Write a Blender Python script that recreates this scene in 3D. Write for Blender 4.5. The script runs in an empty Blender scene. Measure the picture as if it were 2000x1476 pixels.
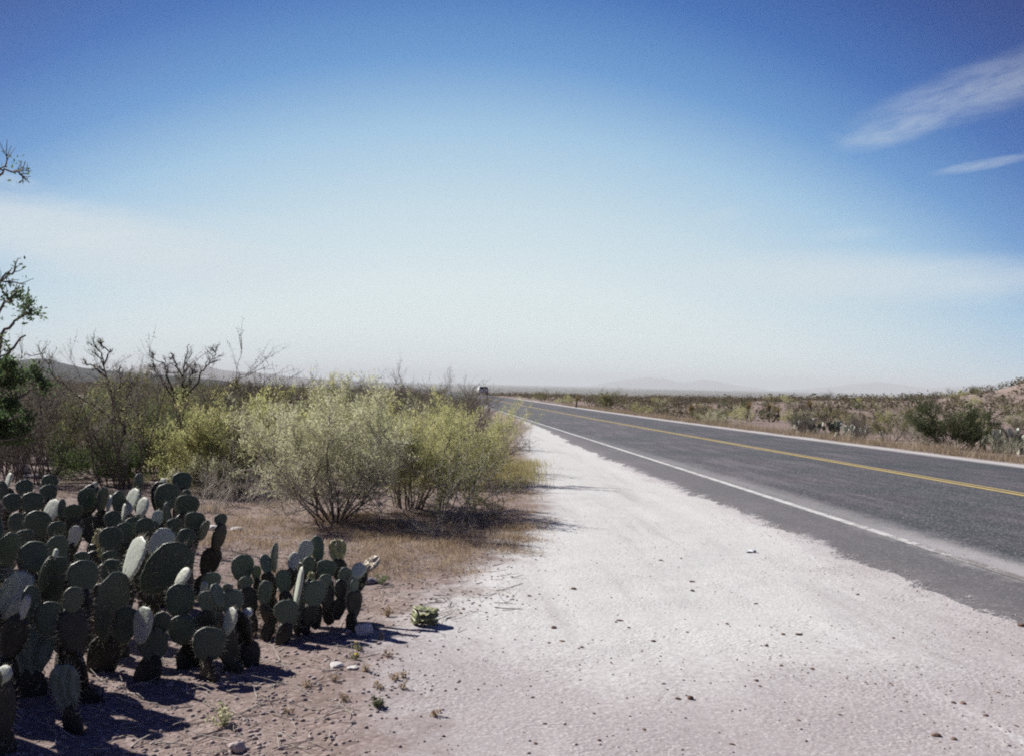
import bpy, math, random
import numpy as np
from mathutils import Vector, Matrix

# ------------------------------------------------------------------ camera, sky, sun, exposure
scene = bpy.context.scene
COL = scene.collection
ROLL = math.atan(.0225)
CAM_H = 1.45
FPX = 2000.0
cam_d = bpy.data.cameras.new('camera'); cam = bpy.data.objects.new('camera', cam_d); COL.objects.link(cam)
cam_d.sensor_width = 36; cam_d.lens = 36; cam_d.shift_y = .0055
cam_d.clip_start = .05; cam_d.clip_end = 90000
ca, sa = math.cos(ROLL), math.sin(ROLL)
cam.matrix_world = Matrix(((ca, -sa, 0, 0), (0, 0, -1, 0), (sa, ca, 0, CAM_H), (0, 0, 0, 1)))
scene.camera = cam

EXPO = 0.7
scene.view_settings.view_transform = 'Standard'
scene.view_settings.look = 'None'
scene.view_settings.exposure = EXPO
scene.view_settings.gamma = 1
scene.view_settings.use_curve_mapping = False
scene.cycles.use_denoising = False
scene.cycles.filter_width = 2.0
scene.cycles.max_bounces = 6
scene.cycles.diffuse_bounces = 2
scene.cycles.glossy_bounces = 2
scene.cycles.transmission_bounces = 3
scene.cycles.transparent_max_bounces = 6
scene.cycles.volume_bounces = 0

SUN_AZ, SUN_EL = math.radians(-50), math.radians(35)     # azimuth measured from +Y towards +X
sun_dir = Vector((math.sin(SUN_AZ) * math.cos(SUN_EL), math.cos(SUN_AZ) * math.cos(SUN_EL), math.sin(SUN_EL)))
sd = bpy.data.lights.new('sun', 'SUN'); sd.energy = 5.0; sd.angle = math.radians(.5); sd.color = (1, .955, .90)
sun = bpy.data.objects.new('sun', sd); COL.objects.link(sun)
sun.rotation_euler = sun_dir.to_track_quat('Z', 'Y').to_euler()


def lin(r, g, b):
    def f(c):
        c /= 255.0
        return c / 12.92 if c <= .04045 else ((c + .055) / 1.055) ** 2.4
    return (f(r), f(g), f(b))


class NT:
    """tiny node-graph helper"""
    def __init__(s, nt): s.nt = nt; s.n = nt.nodes; s.l = nt.links
    def new(s, t, **k):
        x = s.n.new(t)
        for a, b in k.items(): setattr(x, a, b)
        return x
    def link(s, a, b): s.l.new(a, b)
    def put(s, sock, v):
        if hasattr(v, 'is_output') or hasattr(v, 'links'): s.l.new(v, sock)
        elif hasattr(sock.default_value, '__len__') and not hasattr(v, '__len__'): sock.default_value = (v,) * len(sock.default_value)
        elif hasattr(sock.default_value, '__len__') and len(sock.default_value) == 4 and len(v) == 3: sock.default_value = (*v, 1)
        else: sock.default_value = v
    def math(s, op, a, b=0.0, c=None, clamp=False):
        x = s.new('ShaderNodeMath', operation=op); x.use_clamp = clamp
        s.put(x.inputs[0], a); s.put(x.inputs[1], b)
        if c is not None: s.put(x.inputs[2], c)
        return x.outputs[0]
    def mix(s, f, a, b, mode='MIX'):
        x = s.new('ShaderNodeMix', data_type='RGBA'); x.blend_type = mode
        s.put(x.inputs[0], f); s.put(x.inputs[6], a); s.put(x.inputs[7], b)
        return x.outputs[2]
    def ramp(s, f, stops, interp='LINEAR'):
        x = s.new('ShaderNodeValToRGB'); x.color_ramp.interpolation = interp
        e = x.color_ramp.elements
        while len(e) < len(stops): e.new(.5)
        for i, (p, c) in enumerate(stops):
            e[i].position = p; e[i].color = (*c, 1) if hasattr(c, '__len__') else (c, c, c, 1)
        s.put(x.inputs[0], f)
        return x.outputs[0]
    def noise(s, vec, scale, detail=3, rough=.55, out=0):
        x = s.new('ShaderNodeTexNoise'); x.inputs['Scale'].default_value = scale
        x.inputs['Detail'].default_value = detail; x.inputs['Roughness'].default_value = rough
        if vec is not None: s.l.new(vec, x.inputs['Vector'])
        return x.outputs[out]
    def smooth(s, v, lo, hi, a=0., b=1.):
        x = s.new('ShaderNodeMapRange', interpolation_type='SMOOTHSTEP')
        for i, q in enumerate((v, lo, hi, a, b)): s.put(x.inputs[i], q)
        return x.outputs[0]


def make_world():
    w = bpy.data.worlds.new('World'); scene.world = w; w.use_nodes = True
    t = NT(w.node_tree); t.n.clear()
    tc = t.new('ShaderNodeTexCoord'); sp = t.new('ShaderNodeSeparateXYZ')
    t.link(tc.outputs['Generated'], sp.inputs[0])
    el = t.math('MULTIPLY', t.math('ARCSINE', sp.outputs[2]), 57.2958)
    az = t.math('MULTIPLY', t.math('ARCTAN2', sp.outputs[0], sp.outputs[1]), 57.2958)
    elp = t.math('MAXIMUM', el, 0.0)
    d = t.math('ADD', az, 2.6)
    az2 = t.math('MINIMUM', t.math('MULTIPLY', t.math('MULTIPLY', d, d), 5.9e-4), 1.5)
    T = t.math('ADD', t.math('DIVIDE', elp, 20.5), az2)
    T = t.math('DIVIDE', T, 2.0, clamp=True)
    k = 1 / 2 ** EXPO
    S = lambda r, g, b: tuple(c * k * 10 for c in lin(r, g, b))     # strength 0.1 below
    base = t.ramp(T, [(0, S(228, 238, 240)), (.13, S(221, 234, 237)), (.24, S(197, 219, 231)), (.34, S(160, 197, 226)),
                      (.43, S(102, 153, 208)), (.53, S(58, 110, 182)), (.63, S(38, 80, 154)), (.74, S(28, 54, 124)), (1, S(22, 42, 104))])
    sky = t.new('ShaderNodeTexSky', sky_type='NISHITA'); sky.sun_disc = False
    sky.sun_elevation = SUN_EL; sky.sun_rotation = SUN_AZ; sky.air_density = 1.0; sky.dust_density = 1.0
    col = t.mix(.02, base, sky.outputs[0])
    # wispy cirrus, laid out on the sky sphere in degrees of azimuth and elevation
    cv = t.new('ShaderNodeCombineXYZ'); t.put(cv.inputs[0], t.math('MULTIPLY', az, .13)); t.put(cv.inputs[1], t.math('MULTIPLY', t.math('SUBTRACT', el, t.math('MULTIPLY', az, .12)), .8))
    n1 = t.noise(cv.outputs[0], 1.2, 5, .62)
    n2 = t.noise(cv.outputs[0], 4.0, 5, .65)
    nz = t.math('ADD', t.math('MULTIPLY', n1, .65), t.math('MULTIPLY', n2, .35))

    def blob(a0, e0, su, sv, rot, amp, skew=0):
        r = math.radians(rot)
        x = t.math('SUBTRACT', az, a0); y = t.math('SUBTRACT', el, e0)
        u = t.math('ADD', t.math('MULTIPLY', x, math.cos(r) / su), t.math('MULTIPLY', y, math.sin(r) / su))
        v = t.math('ADD', t.math('MULTIPLY', x, -math.sin(r) / sv), t.math('MULTIPLY', y, math.cos(r) / sv))
        q = t.math('ADD', t.math('MULTIPLY', u, u), t.math('MULTIPLY', v, v))
        q = t.math('ADD', q, t.math('MULTIPLY', t.math('SUBTRACT', nz, .5), 2.0))
        return t.math('MULTIPLY', t.smooth(q, 2.3, -.5), amp)
    cv3 = t.new('ShaderNodeCombineXYZ'); t.put(cv3.inputs[0], t.math('MULTIPLY', az, .22)); t.put(cv3.inputs[1], t.math('MULTIPLY', t.math('SUBTRACT', el, t.math('MULTIPLY', az, .2)), .9))
    n3 = t.smooth(t.noise(cv3.outputs[0], 1.9, 6, .7), .28, .64, .35, 1)
    cl = None
    for b in [(20.5, 13.6, 2.6, .62, 14, .46), (24.5, 15.2, 5.0, 1.1, 13, .36), (24.4, 11.5, 1.9, .22, 7, .40),
              (-23, 6.9, 10, 1.7, -6, .95), (-27, 9.6, 2.4, .5, -14, .35), (-15, 8.2, 5.0, .6, -5, .18), (19, 6.0, 9, 1.15, -2, .7), (11.5, 9.4, 1.1, .35, 12, .16),
              (18, 8.3, 1.6, .3, 4, .18), (18, 13.0, 1.0, .3, -20, .10), (-8, 1.5, 14, 1.0, 0, .2)]:
        g = blob(*b)
        cl = g if cl is None else t.math('MAXIMUM', cl, g)
    cl = t.math('MULTIPLY', cl, t.math('MAXIMUM', n3, t.smooth(el, 11, 8)))
    col = t.mix(cl, col, S(214, 225, 231))
    bg = t.new('ShaderNodeBackground'); bg.inputs[1].default_value = .1
    t.link(col, bg.inputs[0])
    o = t.new('ShaderNodeOutputWorld'); t.link(bg.outputs[0], o.inputs[0])


make_world()

# ------------------------------------------------------------------ helpers: objects, tags
RNG = np.random.default_rng(7)
random.seed(7)


def link(o, parent=None):
    COL.objects.link(o)
    if parent is not None: o.parent = parent
    return o


def tag(o, label=None, cat=None, group=None, kind=None):
    if label: o['label'] = label
    if cat: o['category'] = cat
    if group: o['group'] = group
    if kind: o['kind'] = kind
    return o


def empty(name, loc, rz=0.0, scale=1.0):
    o = bpy.data.objects.new(name, None); o.empty_display_size = .2
    o.location = loc; o.rotation_euler = (0, 0, rz); o.scale = (scale,) * 3 if not hasattr(scale, '__len__') else scale
    return link(o)


def mesh(name, V, F, mat=None, smooth=False):
    m = bpy.data.meshes.new(name)
    V = np.asarray(V, dtype=np.float32).reshape(-1, 3)
    if isinstance(F, np.ndarray):
        k = F.shape[1]; n = F.shape[0]
        m.vertices.add(len(V)); m.vertices.foreach_set('co', V.ravel())
        m.loops.add(n * k); m.loops.foreach_set('vertex_index', F.astype(np.int32).ravel())
        m.polygons.add(n); m.polygons.foreach_set('loop_start', np.arange(0, n * k, k, dtype=np.int32))
        m.update(calc_edges=True)
    else:
        m.from_pydata(V.tolist(), [], F); m.update()
    if smooth: m.polygons.foreach_set('use_smooth', np.ones(len(m.polygons), dtype=bool))
    if mat: m.materials.append(mat)
    return m


def obj(name, me, parent=None):
    return link(bpy.data.objects.new(name, me), parent)


def copy_tree(o, parent=None):
    c = o.copy(); COL.objects.link(c); c.parent = parent
    for ch in o.children: copy_tree(ch, c)
    return c


# ------------------------------------------------------------------ the lie of the land
def smoothstep(a, b, x):
    t = np.clip((x - a) / (b - a), 0, 1); return t * t * (3 - 2 * t)


def xw(Y):                                  # x of the white edge line
    Y = np.asarray(Y, float); return 4.525 - .0529 * Y - .0002608 * Y * Y


def base_z(Y):
    Yc = np.clip(np.asarray(Y, float), -25, 104); return -.0139 * Yc + 6.66e-5 * Yc * Yc


def crown(s):
    return np.interp(s, [-1.5, 0, 3.51, 7.52, 9], [-.06, 0, .132, .072, .03])


def road_z(s, Y): return .105 + base_z(Y) + crown(s)


def vnoise(x, y, seed=0):
    """cheap smooth value noise"""
    x = np.asarray(x, float); y = np.asarray(y, float)
    xi = np.floor(x); yi = np.floor(y); fx = x - xi; fy = y - yi
    fx = fx * fx * (3 - 2 * fx); fy = fy * fy * (3 - 2 * fy)
    def h(a, b):
        v = np.sin(a * 127.1 + b * 311.7 + seed * 74.7) * 43758.5453
        return v - np.floor(v)
    return (h(xi, yi) * (1 - fx) + h(xi + 1, yi) * fx) * (1 - fy) + (h(xi, yi + 1) * (1 - fx) + h(xi + 1, yi + 1) * fx) * fy - .5


PULL_Y = [-5, 3, 4, 5.2, 6.2, 7, 8.9, 12, 16, 33, 45, 60]
PULL_X = [-.2, -.25, -.35, -.55, -.4, -.05, .35, .5, .5, .35, .9, .4]


def height(X, Y):
    X = np.asarray(X, float); Y = np.asarray(Y, float)
    Yr = np.clip(Y, -25, 330)
    s = X - xw(Yr)
    z = base_z(Y) + .02
    # gentle relief in the natural soil
    xl = np.interp(Y, PULL_Y, PULL_X)
    nat = np.maximum(smoothstep(0, 1.5, xl - X), smoothstep(9.5, 14, s))
    z = z + nat * (.10 * vnoise(X * .55, Y * .55, 1) + .04 * vnoise(X * 1.9, Y * 1.9, 2) + .25 * vnoise(X * .09, Y * .09, 3))
    z = z + .025 * vnoise(X * 1.1, Y * .8, 4) + .012 * vnoise(X * 4.3, Y * 4.3, 9)
    # bank to the right of the road
    z = z + smoothstep(18, 40, s) * smoothstep(20, 60, Y) * (1 - smoothstep(85, 160, Y)) * (1.15 + .8 * vnoise(X * .06, Y * .06, 5))
    d2 = ((X - 66) / 13.5) ** 2 + ((Y - 95) / 26) ** 2
    z = z + 7.0 * np.exp(-d2)
    # terrace ends and the wide valley lies lower
    R = np.hypot(X, Y)
    z = z - 27 * smoothstep(170, 900, R + 120 * vnoise(X * .01, Y * .01, 6))
    z = z + np.where(R > 500, 3.0 * vnoise(X * .0012, Y * .0012, 7) * smoothstep(500, 2500, R), 0)
    # road bed
    rz = road_z(np.clip(s, -1.5, 9), Y) - .03
    w = smoothstep(-2.2, -1.0, s) * (1 - smoothstep(8.9, 11.5, s)) * (1 - smoothstep(300, 340, Y))
    z = z * (1 - w) + rz * w
    return z


def ray(px, py):
    u = px - 1000; v = py - 749
    return (u * ca + v * sa) / FPX, (v * ca - u * sa) / FPX


def P(px, py, Y):
    """world point seen at pixel (px, py) of the 2000 x 1476 photograph at depth Y"""
    a, b = ray(px, py)
    return np.array([a * Y, Y, CAM_H - b * Y])


def gp(px, py):
    """ground point under a pixel"""
    a, b = ray(px, py)
    Y = 3.0
    lo = 2.0
    for Y in np.concatenate([np.arange(2, 40, .05), np.arange(40, 200, .3)]):
        if CAM_H - b * Y <= float(height(a * Y, Y)): break
    return np.array([a * Y, Y, float(height(a * Y, Y))])


# ------------------------------------------------------------------ materials
def new_mat(name):
    m = bpy.data.materials.new(name); m.use_nodes = True
    t = NT(m.node_tree); t.n.clear()
    o = t.new('ShaderNodeOutputMaterial')
    return m, t, o


def principled(t, o, col, rough=.9, spec=.3, bump=None, bstr=.3, bdist=.01):
    p = t.new('ShaderNodeBsdfPrincipled')
    t.put(p.inputs['Base Color'], col); t.put(p.inputs['Roughness'], rough); p.inputs['Specular IOR Level'].default_value = spec
    if bump is not None:
        b = t.new('ShaderNodeBump'); b.inputs['Strength'].default_value = bstr; b.inputs['Distance'].default_value = bdist
        t.link(bump, b.inputs['Height']); t.link(b.outputs[0], p.inputs['Normal'])
    t.link(p.outputs[0], o.inputs[0])
    return p


def simple_mat(name, col, rough=.8, spec=.3, var=.25, scale=8):
    m, t, o = new_mat(name)
    tc = t.new('ShaderNodeTexCoord')
    n = t.noise(tc.outputs['Object'], scale, 4)
    c = t.mix(n, tuple(x * (1 - var) for x in col), tuple(min(1, x * (1 + var)) for x in col))
    principled(t, o, c, rough, spec, n, .2)
    return m


def leaf_mat(name, cols, trans=.4, rough=.7):
    m, t, o = new_mat(name)
    g = t.new('ShaderNodeNewGeometry'); oi = t.new('ShaderNodeObjectInfo')
    tc = t.new('ShaderNodeTexCoord')
    n = t.noise(tc.outputs['Object'], 3.0, 2)
    f = t.math('ADD', t.math('MULTIPLY', g.outputs['Random Per Island'], .6), t.math('MULTIPLY', t.math('SUBTRACT', n, .3), .9))
    k = len(cols) - 1
    c = t.ramp(f, [(.1 + .8 * i / k, cols[i]) for i in range(k + 1)])
    c = t.mix(t.math('MULTIPLY', oi.outputs['Random'], .25), c, (.30, .25, .15), 'MIX')
    d = t.new('ShaderNodeBsdfDiffuse'); t.link(c, d.inputs[0])
    tr = t.new('ShaderNodeBsdfTranslucent'); t.link(c, tr.inputs[0])
    mx = t.new('ShaderNodeMixShader'); mx.inputs[0].default_value = trans
    t.link(d.outputs[0], mx.inputs[1]); t.link(tr.outputs[0], mx.inputs[2]); t.link(mx.outputs[0], o.inputs[0])
    return m


M = {}
M['bark_dark'] = simple_mat('dark_bark', (.060, .045, .042), .9, .2, .4, 12)
M['bark_grey'] = simple_mat('grey_bark', (.16, .135, .125), .9, .2, .4, 12)
M['bark_pale'] = simple_mat('pale_bark', (.44, .40, .35), .9, .2, .35, 12)
M['leaf_sage'] = leaf_mat('sage_leaf', [(.38, .41, .22), (.54, .55, .35), (.66, .64, .48)], .5)
M['leaf_yellow'] = leaf_mat('yellow_leaf', [(.37, .43, .15), (.55, .56, .25), (.66, .58, .33)], .5)
M['leaf_green'] = leaf_mat('green_leaf', [(.06, .115, .045), (.105, .17, .06), (.17, .215, .09)], .45)
M['leaf_olive'] = leaf_mat('olive_leaf', [(.12, .14, .055), (.20, .21, .085), (.29, .26, .13)], .45)
M['leaf_deep'] = leaf_mat('deep_green_leaf', [(.028, .060, .028), (.05, .095, .04), (.075, .12, .05)], .35)
M['leaf_mesquite'] = leaf_mat('mesquite_leaf', [(.05, .095, .04), (.085, .14, .06), (.13, .18, .085)], .5)
M['leaf_brown'] = leaf_mat('brown_leaf', [(.10, .098, .075), (.165, .152, .115), (.24, .215, .165)])
M['grass'] = leaf_mat('dry_grass_blade', [(.27, .19, .12), (.43, .33, .22), (.60, .50, .38)], .35)
M['grass_verge'] = leaf_mat('verge_grass_blade', [(.22, .165, .115), (.36, .29, .21), (.50, .43, .34)], .35)
M['grass_yellow'] = leaf_mat('yellow_grass_blade', [(.30, .27, .10), (.42, .38, .17), (.52, .46, .26)], .4)


def ground_mat():
    m, t, o = new_mat('desert_soil')
    tc = t.new('ShaderNodeTexCoord'); v = tc.outputs['Object']
    at = t.new('ShaderNodeAttribute', attribute_name='pullout')
    af = t.new('ShaderNodeAttribute', attribute_name='white')
    nl = t.noise(v, .55, 4, .6); nm = t.noise(v, 2.6, 5, .65); nf = t.noise(v, 26, 4, .7); nff = t.noise(v, 95, 3, .7)
    far = t.noise(v, .03, 4, .65)
    # stones of mixed colour embedded in the surface
    vo = t.new('ShaderNodeTexVoronoi'); vo.inputs['Scale'].default_value = 42; t.link(v, vo.inputs['Vector'])
    vo2 = t.new('ShaderNodeTexVoronoi'); vo2.inputs['Scale'].default_value = 110; t.link(v, vo2.inputs['Vector'])
    sp = t.new('ShaderNodeSeparateColor'); t.link(vo.outputs['Color'], sp.inputs[0])
    sp2 = t.new('ShaderNodeSeparateColor'); t.link(vo2.outputs['Color'], sp2.inputs[0])
    soil = t.mix(nm, (.15, .108, .094), (.27, .21, .187))
    soil = t.mix(t.smooth(sp.outputs[0], .62, .8, 0, .55), soil, (.36, .29, .27))
    soil = t.mix(t.smooth(sp.outputs[1], .72, .85, 0, .5), soil, (.12, .085, .075))
    soil = t.mix(t.smooth(far, .45, .62, 0, .5), soil, (.33, .27, .22))
    pink = t.mix(nl, (.33, .302, .31), (.42, .395, .40))
    white = t.mix(nm, (.50, .505, .495), (.59, .595, .585))
    f1 = t.math('ADD', at.outputs['Fac'], t.math('MULTIPLY', t.math('SUBTRACT', nm, .5), .9))
    f1 = t.smooth(f1, .28, .72)
    f2 = t.math('ADD', af.outputs['Fac'], t.math('MULTIPLY', t.math('SUBTRACT', nl, .5), .8))
    f2 = t.smooth(t.math('ADD', f2, t.math('MULTIPLY', t.math('SUBTRACT', nf, .5), .45)), .22, .8)
    pull = t.mix(f2, pink, white)
    pull = t.mix(t.smooth(sp2.outputs[0], .75, .9, 0, .35), pull, (.24, .19, .175))
    pull = t.mix(t.smooth(sp2.outputs[1], .8, .95, 0, .5), pull, (.62, .60, .57))
    trk = t.new('ShaderNodeCombineXYZ'); sx = t.new('ShaderNodeSeparateXYZ'); t.link(v, sx.inputs[0])
    t.put(trk.inputs[0], t.math('MULTIPLY', t.math('ADD', sx.outputs[0], t.math('MULTIPLY', sx.outputs[1], .06)), 2.4)); t.put(trk.inputs[1], t.math('MULTIPLY', sx.outputs[1], .16))
    tn = t.noise(trk.outputs[0], 1.3, 4, .6)
    pull = t.mix(t.smooth(tn, .52, .72, 0, .35), pull, (.30, .275, .275)); pull = t.mix(t.smooth(tn, .46, .30, 0, .4), pull, (.62, .62, .61))
    c = t.mix(f1, soil, pull)
    c = t.mix(t.smooth(nf, .3, .7, .25, 0), c, (.15, .11, .10))
    ap = t.new('ShaderNodeAttribute', attribute_name='plain')
    c = t.mix(t.math('MULTIPLY', ap.outputs['Fac'], .85), c, t.mix(far, (.07, .07, .06), (.13, .12, .10)))
    hgt = t.math('ADD', t.math('ADD', t.math('MULTIPLY', nf, .5), t.math('MULTIPLY', nff, .25)), t.math('MULTIPLY', vo.outputs['Distance'], -.5))
    hgt = t.math('MULTIPLY', hgt, t.smooth(t.noise(v, 1.4, 4, .7), .35, .65, .25, 1.5))
    p = principled(t, o, c, .95, .15, hgt, .5, .012)
    return m


def road_mat():
    m, t, o = new_mat('worn_asphalt')
    tc = t.new('ShaderNodeTexCoord'); v = tc.outputs['Object']
    s = t.new('ShaderNodeAttribute', attribute_name='lateral').outputs['Fac']
    y = t.new('ShaderNodeAttribute', attribute_name='along').outputs['Fac']
    st = t.new('ShaderNodeCombineXYZ'); t.put(st.inputs[0], t.math('MULTIPLY', s, 2.2)); t.put(st.inputs[1], t.math('MULTIPLY', y, .16))
    streak = t.noise(st.outputs[0], 1.6, 5, .65)
    nm = t.noise(v, 3.0, 5, .7); nf = t.noise(v, 120, 3, .8); nl = t.noise(v, .35, 4, .6)
    vo = t.new('ShaderNodeTexVoronoi'); vo.inputs['Scale'].default_value = 58; t.link(v, vo.inputs['Vector'])
    sp = t.new('ShaderNodeSeparateColor'); t.link(vo.outputs['Color'], sp.inputs[0])
    c = t.mix(nf, (.029, .027, .030), (.080, .073, .080))
    c = t.mix(t.smooth(streak, .42, .66, 0, .7), c, (.128, .116, .126))
    c = t.mix(t.smooth(nl, .40, .62, 0, .7), c, (.027, .038, .041))
    c = t.mix(t.smooth(sp.outputs[0], .80, .92, 0, .7), c, (.25, .235, .235))
    # paler broken shoulder, dust swept along the white line and the crumbling edge
    sh = t.smooth(t.math('ADD', s, t.math('MULTIPLY', t.math('SUBTRACT', nm, .5), .3)), .05, -.25, 0, .5)
    c = t.mix(sh, c, (.165, .150, .155))
    edge = t.smooth(t.math('ADD', s, t.math('MULTIPLY', t.math('SUBTRACT', nm, .5), .8)), -.62, -1.15)
    ng = t.noise(v, 38, 3, .8)
    edge = t.smooth(t.math('ADD', edge, t.math('MULTIPLY', t.math('SUBTRACT', ng, .5), 1.7)), .40, .60)
    w1 = t.math('ADD', t.math('SUBTRACT', s, .16), t.math('MULTIPLY', t.math('SUBTRACT', nm, .5), .45))
    near = t.smooth(y, 15, 9)
    band = t.math('MULTIPLY', t.smooth(t.math('ABSOLUTE', w1), .38, .05), t.math('MULTIPLY', near, .75))
    band2 = t.math('MULTIPLY', t.smooth(t.math('ABSOLUTE', t.math('SUBTRACT', w1, .05)), .42, .0), t.smooth(y, 8, 45, .45, .0))
    dust = t.math('MAXIMUM', edge, t.math('MAXIMUM', band, band2))
    dust = t.math('MULTIPLY', dust, t.smooth(t.math('ADD', nf, t.math('MULTIPLY', nm, .6)), .45, .85, .35, 1))
    c = t.mix(dust, c, (.42, .40, .40))
    far_e = t.smooth(t.math('ADD', s, t.math('MULTIPLY', t.math('SUBTRACT', nm, .5), .35)), 7.45, 7.95)
    c = t.mix(t.math('MULTIPLY', far_e, .75), c, (.48, .45, .43))
    principled(t, o, c, t.math('ADD', .62, t.math('MULTIPLY', nf, .2)), .35, nf, .5, .006)
    return m


def paint_mat(name, col, wear):
    m, t, o = new_mat(name)
    tc = t.new('ShaderNodeTexCoord'); v = tc.outputs['Object']
    y = t.new('ShaderNodeAttribute', attribute_name='along').outputs['Fac']
    nf = t.noise(v, 60, 4, .75); nm = t.noise(v, 5, 4, .7)
    f = t.math('ADD', t.math('MULTIPLY', nf, .6), t.math('MULTIPLY', nm, .4))
    thr = t.smooth(y, 6, 13, *wear)
    c = t.mix(t.smooth(f, t.math('SUBTRACT', thr, .06), t.math('ADD', thr, .06)), (.17, .155, .15), col)
    principled(t, o, c, .75, .3, nf, .2, .004)
    return m


M['ground'] = ground_mat(); M['road'] = road_mat()
M['white_paint'] = paint_mat('white_road_paint', (.54, .54, .53), (.60, .455))
M['yellow_paint'] = paint_mat('yellow_road_paint', (.44, .34, .13), (.43, .43))


def rock_mat(name, a, b):
    m, t, o = new_mat(name)
    tc = t.new('ShaderNodeTexCoord'); v = tc.outputs['Object']; oi = t.new('ShaderNodeObjectInfo'); g = t.new('ShaderNodeNewGeometry')
    n = t.noise(v, 9, 5, .65)
    f = t.math('ADD', t.math('MULTIPLY', n, .5), t.math('ADD', t.math('MULTIPLY', oi.outputs['Random'], .25), t.math('MULTIPLY', g.outputs['Random Per Island'], .4)))
    principled(t, o, t.ramp(f, [(.15, a), (.9, b)]), .9, .2, n, .4, .01)
    return m


M['stone_pink'] = rock_mat('pink_gravel', (.16, .12, .105), (.52, .45, .43))
M['stone_white'] = rock_mat('pale_rock', (.42, .38, .36), (.68, .66, .63))
M['stone_dark'] = rock_mat('dark_stone', (.07, .045, .035), (.20, .13, .10))
M['stone_grey'] = rock_mat('grey_stone', (.12, .12, .14), (.25, .24, .27))


def hill_mat(name, a, b):
    m, t, o = new_mat(name)
    tc = t.new('ShaderNodeTexCoord')
    n = t.noise(tc.outputs['Object'], .012, 6, .7); n2 = t.noise(tc.outputs['Object'], .05, 4, .7)
    principled(t, o, t.mix(t.math('ADD', t.math('MULTIPLY', n, .6), t.math('MULTIPLY', n2, .4)), a, b), .95, .1)
    return m


# ------------------------------------------------------------------ ground sheet
def spaced(fine_lo, fine_hi, step, lo, hi, k=1.055):
    a = list(np.arange(fine_lo, fine_hi, step)); d = step
    x = a[-1]
    while x < hi: d *= k; x += d; a.append(min(x, hi))
    d = step; x = a[0]
    while x > lo: d *= k; x -= d; a.insert(0, max(x, lo))
    return np.array(a)


def build_ground():
    xs = spaced(-6, 6, .10, -32000, 32000, 1.07); ys = spaced(2.5, 14, .10, -6000, 32000, 1.045)
    X, Y = np.meshgrid(xs, ys)
    Z = height(X, Y)
    V = np.stack([X, Y, Z], -1).reshape(-1, 3)
    ny, nx = X.shape
    i = np.arange(ny - 1)[:, None] * nx + np.arange(nx - 1)[None, :]
    F = np.stack([i, i + 1, i + 1 + nx, i + nx], -1).reshape(-1, 4)
    me = mesh('ground', V, F, M['ground'], True)
    Yr = np.clip(Y, -25, 330); s = X - xw(Yr)
    xl = np.interp(Y, PULL_Y, PULL_X)
    zone = smoothstep(-1.0 - .9 * smoothstep(4.5, 7, Y) * (1 - smoothstep(9, 13, Y)), .9, X - xl) * (1 - smoothstep(8.9, 9.35, s)) * (1 - smoothstep(300, 400, Y))
    # driven-on caliche; overexposed middle and dimmer edges of the view put into its colour
    ctr = np.interp(Y, [3, 5, 7, 10, 16, 30, 45], [1.0, 1.0, 1.05, 1.35, 1.4, 1.2, 1.2])
    wid = np.interp(Y, [3, 5, 7, 10, 16, 30, 45], [1.1, 1.4, 1.8, 2.1, 2.0, 1.6, 1.2])
    wh = np.exp(-((X - ctr) / wid) ** 2) * smoothstep(3.5, 7.4, Y) * (1 - smoothstep(70, 120, Y)) * .95 + .12
    wh = np.maximum(wh, .55 * smoothstep(7.4, 7.8, s) * (1 - smoothstep(9, 9.6, s)))
    plain = smoothstep(250, 900, np.hypot(X, Y))
    for nm_, arr in (('pullout', zone), ('white', wh), ('plain', plain)):
        a = me.attributes.new(nm_, 'FLOAT', 'POINT'); a.data.foreach_set('value', arr.astype(np.float32).ravel())
    tag(obj('ground', me), 'pale desert ground with gravel turnout and stony soil', 'ground', kind='structure')


def strip(name, s0, s1, n, dz, mat, y0=-6, y1=320, edge_noise=0, label=''):
    ys = np.concatenate([np.arange(y0, 24, .08), np.arange(24, 80, .3), np.arange(80, y1, 1.5)])
    S = np.linspace(0, 1, n)
    Yg = np.repeat(ys[:, None], n, 1)
    lo = np.full_like(ys, s0)
    if edge_noise:
        lo = s0 + smoothstep(18, 55, ys) * .75 + edge_noise * (vnoise(ys * .9, ys * 0, 11) * 1.4 + vnoise(ys * 2.7, ys * 0, 12) * .8 + vnoise(ys * 8, ys * 0, 13) * .4) * (1 - .7 * smoothstep(20, 60, ys))
    Sg = lo[:, None] * (1 - S) + s1 * S
    X = xw(Yg) + Sg
    Z = road_z(Sg, Yg) + dz
    if edge_noise: Z[:, 0] -= .045
    V = np.stack([X, Yg, Z], -1).reshape(-1, 3)
    ny, nx = X.shape
    i = np.arange(ny - 1)[:, None] * nx + np.arange(nx - 1)[None, :]
    F = np.stack([i, i + 1, i + 1 + nx, i + nx], -1).reshape(-1, 4)
    me = mesh(name, V, F, mat, True)
    for nm_, arr in (('lateral', Sg), ('along', Yg)):
        a = me.attributes.new(nm_, 'FLOAT', 'POINT'); a.data.foreach_set('value', arr.astype(np.float32).ravel())
    return tag(obj(name, me), label, name.replace('_', ' '), kind='structure')


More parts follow.
